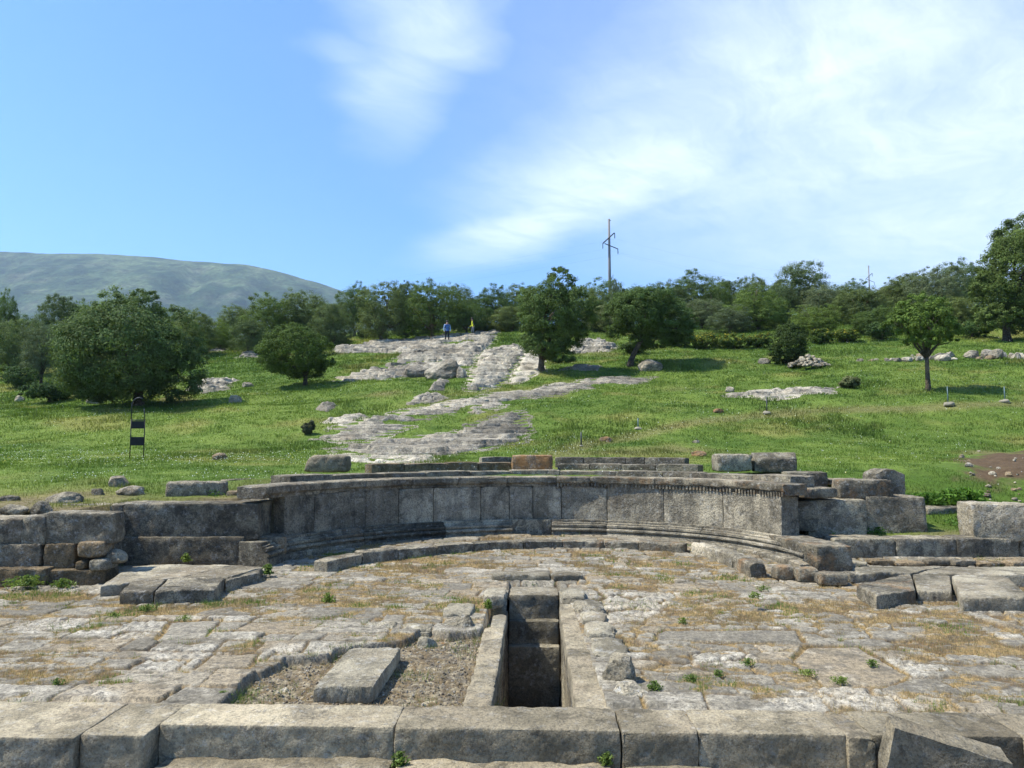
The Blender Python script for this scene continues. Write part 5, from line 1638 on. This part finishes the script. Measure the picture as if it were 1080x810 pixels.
# scrub and bushes along the edge of the wood
def bush(cx, by, top, w_, label, col, seed, flowers=0.0, leaf=.06, name="bush", cat="bush", n=120):
    p = G(cx, by); y0 = p[1]; hh = (by - top) * y0 / FPX; ww = w_ * y0 / FPX
    rg = np.random.default_rng(seed)
    lobes = [(0, 0, hh * .5, ww * .38, ww * .34, hh * .42)] + [(rg.uniform(-.32, .32) * ww, rg.uniform(-.2, .2) * ww, hh * rg.uniform(.3, .65), ww * .2, ww * .2, hh * .33) for _ in range(5)]
    t = thing(name, label, cat, p)
    me = crown_mesh("foliage", lobes, n, 50, leaf, col, seed, clump=.28, shell=.35)
    if flowers:
        m = len(me.vertices) // 4; f = rg.random(m) < flowers * .55
        top_ = np.empty(len(me.vertices) * 3, np.float32); me.vertices.foreach_get("co", top_); zc = top_.reshape(-1, 4, 3)[:, :, 2].mean(1)
        f &= zc > hh * .45
        c = np.empty(len(me.vertices) * 4, np.float32); me.color_attributes["Col"].data.foreach_get("color", c); c = c.reshape(-1, 4)
        c[np.repeat(f, 4), :3] = (.40, .33, .035); me.color_attributes["Col"].data.foreach_set("color", c.ravel())
    link("foliage", me, t)
    link("stem", trunk_mesh("stem", max(.02, ww * .02), hh * .15, lobes, seed=seed, limbs=4, seg=6), t)
    return t
YEL = (.085, .125, .028)
for cx, by, tp, w_, lab, col, fl in (
        (428, 358, 326, 46, "bright green leafy bush at the back edge of the rock plateau", (.085, .155, .028), 0),
        (745, 368, 350, 34, "yellow flowering bush farthest left in the row below the wood", YEL, .30), (775, 368, 349, 36, "yellow flowering bush in the middle of the row left of the dark cone", YEL, .32),
        (800, 367, 351, 30, "yellow flowering bush closest to the dark cone shaped bush", YEL, .28), (866, 362, 346, 34, "yellowish bush right of the heap of stones", YEL, .18), (893, 361, 346, 32, "yellowish bush farther right of the heap of stones", YEL, .15),
        (508, 352, 334, 34, "yellowish bush right of the walker in yellow", YEL, .08), (535, 350, 335, 28, "yellowish low bush left of the upright dark tree", YEL, .06), (478, 350, 336, 22, "low bush just behind the walker in blue", YEL, .03),
        (52, 424, 401, 60, "dark sprawling bush on the left slope", (.045, .080, .026), 0), (22, 410, 385, 48, "low dense scrub at the left edge of the slope", (.060, .100, .034), 0),
        (40, 386, 370, 38, "yellow tinged bush at the far left below the trees", YEL, .14), (88, 420, 404, 24, "low green bush touching the large olive on the left", (.05, .09, .03), 0), (8, 374, 350, 34, "grey green bush at the left edge", GREY, 0),
        (896, 409, 397, 26, "pale straggly bush on the right slope beside the stone strip", (.13, .15, .07), 0), (325, 458, 444, 14, "small dark shrub at the left tip of the big rock shelf", (.09, .10, .06), 0),
        (668, 373, 360, 40, "low scrub behind the leaning trunk", (.07, .105, .03), .05), (640, 352, 335, 40, "pale green scrub between the two middle trees", (.085, .12, .045), 0), (600, 355, 340, 30, "green scrub behind the upright dark tree", (.06, .10, .03), 0),
        (232, 366, 350, 40, "yellow green scrub left of the bushy tree", (.085, .13, .03), 0), (350, 364, 350, 40, "pale scrub behind the bushy tree on the right", (.08, .11, .045), 0), (272, 360, 340, 40, "green scrub behind the bushy tree on the left", (.065, .105, .03), 0),
        (395, 356, 345, 40, "low scrub left of the bright green bush", (.06, .09, .03), 0), (1025, 356, 338, 44, "green scrub left of the tall tree at the edge", (.07, .12, .035), 0), (930, 358, 340, 40, "green scrub left of the slim young tree", (.06, .10, .03), 0),
        (716, 366, 350, 36, "shaded scrub right of the leaning tree", (.05, .085, .028), 0), (455, 352, 338, 34, "dark scrub between the bright bush and the walker", (.05, .085, .026), 0)):
    bush(cx, by, tp, w_, lab, col, 500 + cx, fl)

# ------------------------------------------------------------------ black metal stand
p = G(144, 485); y0 = p[1]; s = y0 / FPX
st = thing("metal_stand", "tall black metal stand with two dark panels and a hooped top", "stand", p, .12)
hw = 7.0 * s; H = 67 * s
def bar(a, b_, r_=.013): return tube(np.array([a, b_]), r_, 8)
for sx in (-1, 1):
    V, F = bar((sx * hw, 0, -.1), (sx * hw, 0, 43 * s)); link("leg", mesh_np("leg", V, F, True, mats=[M['iron']]), st)
for z0, z1 in ((15 * s, 24 * s), (33 * s, 41 * s)):
    V, F = stone_block(hw * 2 - .02, .03, z1 - z0, cell=.06, r=.006, amp=0, chip=0, warp=0); V[:, 1] -= .015; V[:, 2] += z0
    link("panel", mesh_np("panel", V, F, False, mats=[M['iron']]), st)
th = np.linspace(math.pi, .32 * math.pi, 14)
hoop = np.concatenate([[[-hw, 0, 42.5 * s]], np.stack([-hw * .0 + hw * np.cos(th), np.zeros(14), 57 * s + 9 * s * np.sin(th)], 1)])
T = [tube(hoop, .013, 7), bar((-hw, 0, 42 * s), (hw, 0, 42 * s), .014), bar((hw, 0, 42 * s), (hw * .8, 0, 55 * s), .012)]
V, F = join_tubes(T); link("hoop", mesh_np("hoop", V, F, True, mats=[M['steel']]), st)

# ------------------------------------------------------------------ marker posts on the slope
for lab, cx, by, tp, bw in (("thin dark metal post in a small stone base low in the middle of the grass", 613, 471, 456, 5), ("bluish metal post in a pale base right of the middle of the grass", 673, 453, 441, 9),
                            ("dark metal post in a pale wedge shaped base below the strip of stones", 809, 437, 420, 11), ("bluish metal post in a round pale base below the slim young tree", 1000, 428, 408, 14),
                            ("bluish metal post in a round pale base nearest the right edge", 1060, 425, 408, 13)):
    p = G(cx, by); s = p[1] / FPX
    t = thing("marker_post", lab, "post", p, 0, "metal posts in pale bases on the slope")
    V, F = tube(np.array([[0, 0, -.1], [0, 0, (by - tp) * s]]), .022, 8); link("rod", mesh_np("rod", V, F, True, mats=[M['post'] if cx > 650 and cx != 809 else M['steel']]), t)
    V, F = boulder(bw * .85 * s, bw * s * .7, bw * s * .4, 10, .08); link("base", mesh_np("base", V, F, True, mats=[M['concrete']]), t)

# ------------------------------------------------------------------ utility poles
def pole(label, cx, top, d, size, px_h):
    q = at_d(cx, 345, d); z0 = float(hill(q[:1], np.array([float(d)]))[0]); zt = at_d(cx, top, d)[2]
    t = thing("utility_pole", label, "utility pole", (q[0], d, z0)); h = zt - z0; s = d / FPX
    V, F = tube(np.array([[0, 0, -.5], [0, 0, h * .5], [0, 0, h]]), [.20 * size, .17 * size, .12 * size], 10); link("pole", mesh_np("pole", V, F, True, mats=[M['polewood']]), t)
    V, F = tube(np.array([[-7 * s * size, -.15, h - 27 * s * size], [5.5 * s * size, -.15, h - 15.5 * s * size]]), .07 * size, 6); link("crossarm", mesh_np("crossarm", V, F, True, mats=[M['steel']]), t)
    V, F = tube(np.array([[-5 * s * size, -.12, h - 27 * s * size], [9 * s * size, -.12, h - 33 * s * size]]), .055 * size, 6); link("crossarm", mesh_np("crossarm", V, F, True, mats=[M['steel']]), t)
    V, F = tube(np.array([[0, -.05, h - 1.2 * s], [1.5 * s * size, -.1, h - 2 * s]]), .06 * size, 6); link("bracket", mesh_np("bracket", V, F, True, mats=[M['steel']]), t)
    for ax, az in ((-7, 27), (9, 33), (5.8, 16)):
        pts = []; rr = []
        for k in range(11):
            pts.append((ax * s * size, -.13, h - (az + k * .55) * s * size)); rr.append((.07 if k % 2 else .035) * size)
        V, F = tube(np.array(pts), rr, 7); link("insulator", mesh_np("insulator", V, F, True, mats=[M['glass']]), t)
pole("tall pale utility pole with two skewed crossarms on the skyline", 643.5, 231, 88, 1.0, 70)
pole("small far utility pole with crossarms on the right part of the skyline", 918.5, 280, 104, .55, 30)

def wire(label, a, b, sag):
    a, b = np.array(a), np.array(b); k = np.linspace(0, 1, 24)[:, None]
    pts = a + (b - a) * k; pts[:, 2] -= (4 * sag * k * (1 - k))[:, 0]
    V, F = tube(pts - a, .003, 5)
    tag(link("power_line", mesh_np("power_line", V, F, True, mats=[M['steel']]), None, a), label, "power line", "thin wires strung from the tall utility pole")
q = at_d(643.5, 231, 88); s_ = 88 / FPX
for k, (ax, az) in enumerate(((-7, 33), (9, 39), (5.8, 22))):
    a = (q[0] + ax * s_, 88 - .13, q[2] - az * s_)
    wire("thin power line strung from the tall utility pole towards the left", a, (-95 + 2 * k, 150, a[2] + 5), 2.2)
    q2 = at_d(918.5, 280, 104); s2 = 104 / FPX * .55
    wire("thin power line strung between the tall and the small utility pole", a, (q2[0] + ax * s2, 104 - .13, q2[2] - az * s2), 1.2)

# ------------------------------------------------------------------ walkers on the rocks
def person(label, px, by, hpx, top_mat, leg_mat, arm_mat, yaw, pose, depth=None):
    p = G(px, by); hgt = hpx * p[1] / FPX; k = hgt / 1.75
    if pose == 'stand':
        J = {'pel': (0, 0, .95), 'spine': (0, .01, 1.18), 'chest': (0, .0, 1.38), 'neck': (0, -.01, 1.50), 'headb': (0, -.02, 1.58), 'headt': (0, -.02, 1.70),
             'shl': (-.19, 0, 1.42), 'ell': (-.26, .03, 1.14), 'wrl': (-.25, -.06, .90), 'hnl': (-.24, -.09, .80), 'shr': (.19, 0, 1.42), 'elr': (.26, .02, 1.15), 'wrr': (.23, -.10, .93), 'hnr': (.21, -.13, .84),
             'hil': (-.10, 0, .90), 'knl': (-.13, -.03, .50), 'anl': (-.15, .02, .09), 'tol': (-.17, -.14, .04), 'hir': (.10, 0, .90), 'knr': (.12, -.06, .50), 'anr': (.13, -.01, .09), 'tor': (.15, -.17, .04)}
    else:
        J = {'pel': (0, 0, .92), 'spine': (.02, -.03, 1.14), 'chest': (.04, -.07, 1.34), 'neck': (.05, -.10, 1.46), 'headb': (.06, -.13, 1.54), 'headt': (.07, -.15, 1.66),
             'shl': (-.15, -.05, 1.38), 'ell': (-.24, -.08, 1.10), 'wrl': (-.16, -.24, .96), 'hnl': (-.12, -.30, .92), 'shr': (.22, -.07, 1.38), 'elr': (.27, -.0, 1.11), 'wrr': (.27, -.08, .87), 'hnr': (.27, -.10, .78),
             'hil': (-.10, 0, .88), 'knl': (-.10, -.12, .50), 'anl': (-.11, .02, .09), 'tol': (-.11, -.14, .04), 'hir': (.10, 0, .88), 'knr': (.11, .0, .48), 'anr': (.11, .16, .10), 'tor': (.12, .02, .03)}
    RR = {'pel': .135, 'spine': .12, 'chest': .145, 'neck': .055, 'headb': .085, 'headt': .092, 'sh': .075, 'el': .048, 'wr': .033, 'hn': .036, 'hi': .105, 'kn': .065, 'an': .042, 'to': .04}
    E = [('pel', 'spine'), ('spine', 'chest'), ('chest', 'neck'), ('neck', 'headb'), ('headb', 'headt')]
    for q in 'lr': E += [('chest', 'sh' + q), ('sh' + q, 'el' + q), ('el' + q, 'wr' + q), ('wr' + q, 'hn' + q), ('pel', 'hi' + q), ('hi' + q, 'kn' + q), ('kn' + q, 'an' + q), ('an' + q, 'to' + q)]
    names = list(J); ix = {n_: i for i, n_ in enumerate(names)}
    me = bpy.data.meshes.new("skeleton"); me.from_pydata([tuple(v * k for v in J[n_]) for n_ in names], [(ix[a], ix[b_]) for a, b_ in E], [])
    o = bpy.data.objects.new("person", me); COL.objects.link(o)
    md = o.modifiers.new("skin", 'SKIN'); md.use_smooth_shade = True
    sv = me.skin_vertices[0].data
    for n_ in names:
        r_ = RR.get(n_) or RR[n_[:2]]; sv[ix[n_]].radius = (r_ * k * (1.12 if n_ in ('pel', 'chest', 'spine') else 1), r_ * k * (.72 if n_ in ('pel', 'chest', 'spine') else 1))
    sv[ix['pel']].use_root = True
    o.modifiers.new("sub", 'SUBSURF').levels = 1; o.modifiers[-1].render_levels = 1
    dg = bpy.context.evaluated_depsgraph_get()
    m2 = bpy.data.meshes.new_from_object(o.evaluated_get(dg)); bpy.data.objects.remove(o)
    for mt in (M['skin'], top_mat, leg_mat, M['shoe'], arm_mat): m2.materials.append(mt)
    for f in m2.polygons:
        z_ = f.center.z / k; x_ = abs(f.center.x / k)
        if z_ > 1.47: f.material_index = 0
        elif z_ < .09: f.material_index = 3
        elif z_ < .93 and x_ < .205: f.material_index = 2
        elif x_ > .20: f.material_index = 0 if z_ < .90 else 4
        else: f.material_index = 1
    o = link("person", m2, None, p, yaw); tag(o, label, "person")
    hd = np.array(J['headt']) * k
    V, Q = box_lattice(8, 8, 8); V = V / np.linalg.norm(V, axis=1, keepdims=True) * np.array([.105, .118, .115]) * k
    V[:, 2] = np.maximum(V[:, 2], -.02 * k - .10 * k * (V[:, 1] > .03 * k)); V = V + hd + np.array([0, .018 * k, .0])
    link("hair", mesh_np("hair", V, Q, True, mats=[M['hair']]), o)
    # face: eyes, nose and mouth
    fc = []
    for ex_ in (-.033, .033):
        v, q = box_lattice(3, 3, 3); fc.append((v / np.linalg.norm(v, axis=1, keepdims=True) * .013 * k + hd + np.array([ex_, -.088, -.045]) * k, q))
    link("eyes", mesh_np("eyes", *join(fc), True, mats=[M['hair']]), o)
    v, q = box_lattice(3, 3, 3); link("nose", mesh_np("nose", v / np.linalg.norm(v, axis=1, keepdims=True) * np.array([.014, .02, .024]) * k + hd + np.array([0, -.097, -.075]) * k, q, True, mats=[M['skin']]), o)
    return o, k
M['skin'] = plain_mat("skin", (.42, .26, .18), .6); M['shoe'] = plain_mat("shoes", (.02, .02, .02)); M['hair'] = plain_mat("dark_hair", (.03, .022, .016), .6)
M['denim'] = plain_mat("blue_jacket", (.06, .14, .32)); M['sleeve'] = plain_mat("pale_blue_sleeve", (.28, .42, .62)); M['black'] = plain_mat("black_cloth", (.012, .012, .016)); M['yellow'] = plain_mat("yellow_cloth", (.55, .60, .04)); M['grey'] = plain_mat("grey_cloth", (.12, .14, .15))
person("person in a blue jacket and black trousers standing on the rock plateau", 471.5, 361, 23, M['denim'], M['black'], M['sleeve'], .25, 'stand')
person("person in a yellow top and grey trousers stooping on the rocks", 499, 355, 20, M['yellow'], M['grey'], M['black'], -1.2, 'stoop')

# ------------------------------------------------------------------ sky, sun, air
EL, AZ = R(58.0), R(-3.0)
sun_dir = np.array([-math.cos(AZ) * math.cos(EL), math.sin(AZ) * math.cos(EL), math.sin(EL)])
sd_ = bpy.data.lights.new("sun", 'SUN'); sd_.energy = 4.1; sd_.angle = R(0.53); sd_.color = (1.0, .955, .87)
so = link("sun", sd_); so.rotation_euler = Vector(tuple(-sun_dir)).to_track_quat('-Z', 'Y').to_euler()
so.location = (-30, 10, 60)
w = bpy.data.worlds.new("World"); scene.world = w; w.use_nodes = True
nt = w.node_tree; nt.nodes.clear()
def N(t_, **kw):
    nd = nt.nodes.new(t_)
    for k, v in kw.items(): setattr(nd, k, v)
    return nd
sky = N('ShaderNodeTexSky', sky_type='NISHITA'); sky.sun_disc = False; sky.sun_elevation = EL; sky.sun_rotation = math.atan2(sun_dir[0], sun_dir[1])
sky.altitude = 100; sky.air_density = 1.0; sky.dust_density = 0.6; sky.ozone_density = 1.6
tc = N('ShaderNodeTexCoord'); sep = N('ShaderNodeSeparateXYZ'); nt.links.new(tc.outputs['Generated'], sep.inputs[0])
def MA(op, a, b_=0.0, c_=None):
    nd = N('ShaderNodeMath', operation=op)
    for s_, v in zip(nd.inputs, (a, b_, c_)):
        if v is None: continue
        if isinstance(v, bpy.types.NodeSocket): nt.links.new(v, s_)
        else: s_.default_value = v
    return nd.outputs[0]
zc = MA('MAXIMUM', sep.outputs[2], 0.04)
cmb = N('ShaderNodeCombineXYZ'); nt.links.new(MA('DIVIDE', sep.outputs[0], zc), cmb.inputs[0]); nt.links.new(MA('DIVIDE', sep.outputs[1], zc), cmb.inputs[1])
plane = cmb.outputs[0]           # point on a flat cloud layer overhead
def mapping(vec, loc=(0, 0, 0), rot=0.0, scale=(1, 1, 1), typ='TEXTURE'):
    m = N('ShaderNodeMapping', vector_type=typ); m.inputs['Location'].default_value = loc; m.inputs['Rotation'].default_value = (0, 0, rot); m.inputs['Scale'].default_value = scale
    nt.links.new(vec, m.inputs['Vector']); return m.outputs[0]
def noise(vec, sc, det=8, ro=.6, di=.0):
    nd = N('ShaderNodeTexNoise'); nd.inputs['Scale'].default_value = sc; nd.inputs['Detail'].default_value = det; nd.inputs['Roughness'].default_value = ro; nd.inputs['Distortion'].default_value = di
    nt.links.new(vec, nd.inputs['Vector']); return nd.outputs['Fac']
# large soft warp so that the veils have ragged sides
wn = N('ShaderNodeTexNoise'); wn.inputs['Scale'].default_value = 1.4; wn.inputs['Detail'].default_value = 5; nt.links.new(plane, wn.inputs['Vector'])
ws = N('ShaderNodeVectorMath', operation='MULTIPLY_ADD'); nt.links.new(wn.outputs['Color'], ws.inputs[0]); ws.inputs[1].default_value = (.5, .5, 0); ws.inputs[2].default_value = (-.25, -.25, 0)
wa = N('ShaderNodeVectorMath', operation='ADD'); nt.links.new(plane, wa.inputs[0]); nt.links.new(ws.outputs[0], wa.inputs[1])
pw = wa.outputs[0]
def veil(cx, cy, rot, rx, ry, soft=1.0):
    v = mapping(pw, (cx, cy, 0), R(rot), (rx, ry, 1))
    ln = N('ShaderNodeVectorMath', operation='LENGTH'); nt.links.new(v, ln.inputs[0])
    mr = N('ShaderNodeMapRange', interpolation_type='SMOOTHSTEP'); nt.links.new(ln.outputs['Value'], mr.inputs['Value'])
    mr.inputs['From Min'].default_value = 1.0 + soft * .4; mr.inputs['From Max'].default_value = max(0.0, 1.0 - soft); mr.inputs['To Min'].default_value = 0; mr.inputs['To Max'].default_value = 1
    return mr.outputs['Result']
st_a = noise(mapping(pw, (0, 0, 0), R(52), (2.6, .8, 1)), 3.2, 9, .62, .5)
st_b = noise(mapping(pw, (0, 0, 0), R(-15), (1.6, 1.0, 1)), 5.5, 9, .66, .4)
st_c = noise(mapping(pw, (0, 0, 0), R(60), (3.2, .7, 1)), 13.0, 8, .7, .6)
tex = MA('ADD', MA('ADD', MA('MULTIPLY', st_a, .5), MA('MULTIPLY', st_b, .28)), MA('MULTIPLY', st_c, .22))
def contrast(v, a, b_):
    mr = N('ShaderNodeMapRange', interpolation_type='SMOOTHSTEP'); nt.links.new(v, mr.inputs['Value']); mr.inputs['From Min'].default_value = a; mr.inputs['From Max'].default_value = b_; return mr.outputs['Result']
texc = contrast(tex, .28, .70)
soft = contrast(tex, .15, .75)
VEILS = [(-.05, 3.35, 119, .95, .36, 1.0, .78), (.34, 2.70, 119, 1.1, .55, 1.0, .85), (.80, 1.95, 119, .9, .72, 1.0, .85), (1.35, 2.3, 119, 1.8, 1.15, 1.0, .78), (-.27, 1.62, 75, .30, .20, 1.0, .66), (-.37, 1.95, 107, .60, .17, 1.0, .50), (-.44, 1.80, 60, .16, .12, 1.0, .34)]
acc = None
for cx_, cy_, ro_, rx_, ry_, so_, am in VEILS:
    v = MA('MULTIPLY', veil(cx_, cy_, ro_, rx_, ry_, so_), am)
    acc = v if acc is None else MA('MAXIMUM', acc, v)
cl = MA('MULTIPLY', acc, MA('MULTIPLY_ADD', texc, .5, .5))
haze_r = MA('MULTIPLY', veil(2.2, 3.3, 60, 2.9, 1.9, 1.0), MA('MULTIPLY_ADD', soft, .45, .40))
cl = MA('MAXIMUM', cl, MA('MULTIPLY', haze_r, .9))
cl = MA('MINIMUM', cl, .92)
tint = N('ShaderNodeMix', data_type='RGBA', blend_type='MULTIPLY'); tint.inputs[0].default_value = 1.0; nt.links.new(sky.outputs[0], tint.inputs[6]); tint.inputs[7].default_value = (.60, .93, 1.33, 1)
mix = N('ShaderNodeMix', data_type='RGBA'); nt.links.new(cl, mix.inputs[0]); nt.links.new(tint.outputs[2], mix.inputs[6]); mix.inputs[7].default_value = (7.0, 7.6, 8.0, 1)
bg = N('ShaderNodeBackground'); bg.inputs['Strength'].default_value = 0.106; nt.links.new(mix.outputs[2], bg.inputs['Color'])
wo = N('ShaderNodeOutputWorld'); nt.links.new(bg.outputs[0], wo.inputs['Surface'])

# air between here and the mountain
V, F = box(-9000, 9000, -6500, 9200, -60, 900)
hz = mesh_np("haze", V, F, False)
hm = bpy.data.materials.new("air"); hm.use_nodes = True; hm.node_tree.nodes.clear()
pv = hm.node_tree.nodes.new('ShaderNodeVolumePrincipled'); pv.inputs['Density'].default_value = 1.2e-4; pv.inputs['Color'].default_value = (.60, .80, 1.0, 1); pv.inputs['Anisotropy'].default_value = .2
ho = hm.node_tree.nodes.new('ShaderNodeOutputMaterial'); hm.node_tree.links.new(pv.outputs[0], ho.inputs['Volume'])
hz.materials.append(hm)
USE_HAZE = True
if USE_HAZE: tag(link("haze", hz), kind="stuff")

scene.view_settings.view_transform = 'Standard'; scene.view_settings.look = 'None'
scene.view_settings.exposure = 0.93; scene.view_settings.gamma = 1.0
scene.render.engine = 'CYCLES'
scene.cycles.use_denoising = True
try: scene.cycles.denoiser = 'OPENIMAGEDENOISE'
except Exception: pass
scene.cycles.use_adaptive_sampling = True; scene.cycles.adaptive_threshold = 0.015
scene.cycles.max_bounces = 8; scene.cycles.diffuse_bounces = 3; scene.cycles.glossy_bounces = 2; scene.cycles.transmission_bounces = 4; scene.cycles.volume_bounces = 0; scene.cycles.transparent_max_bounces = 8
scene.cycles.sample_clamp_indirect = 6.0
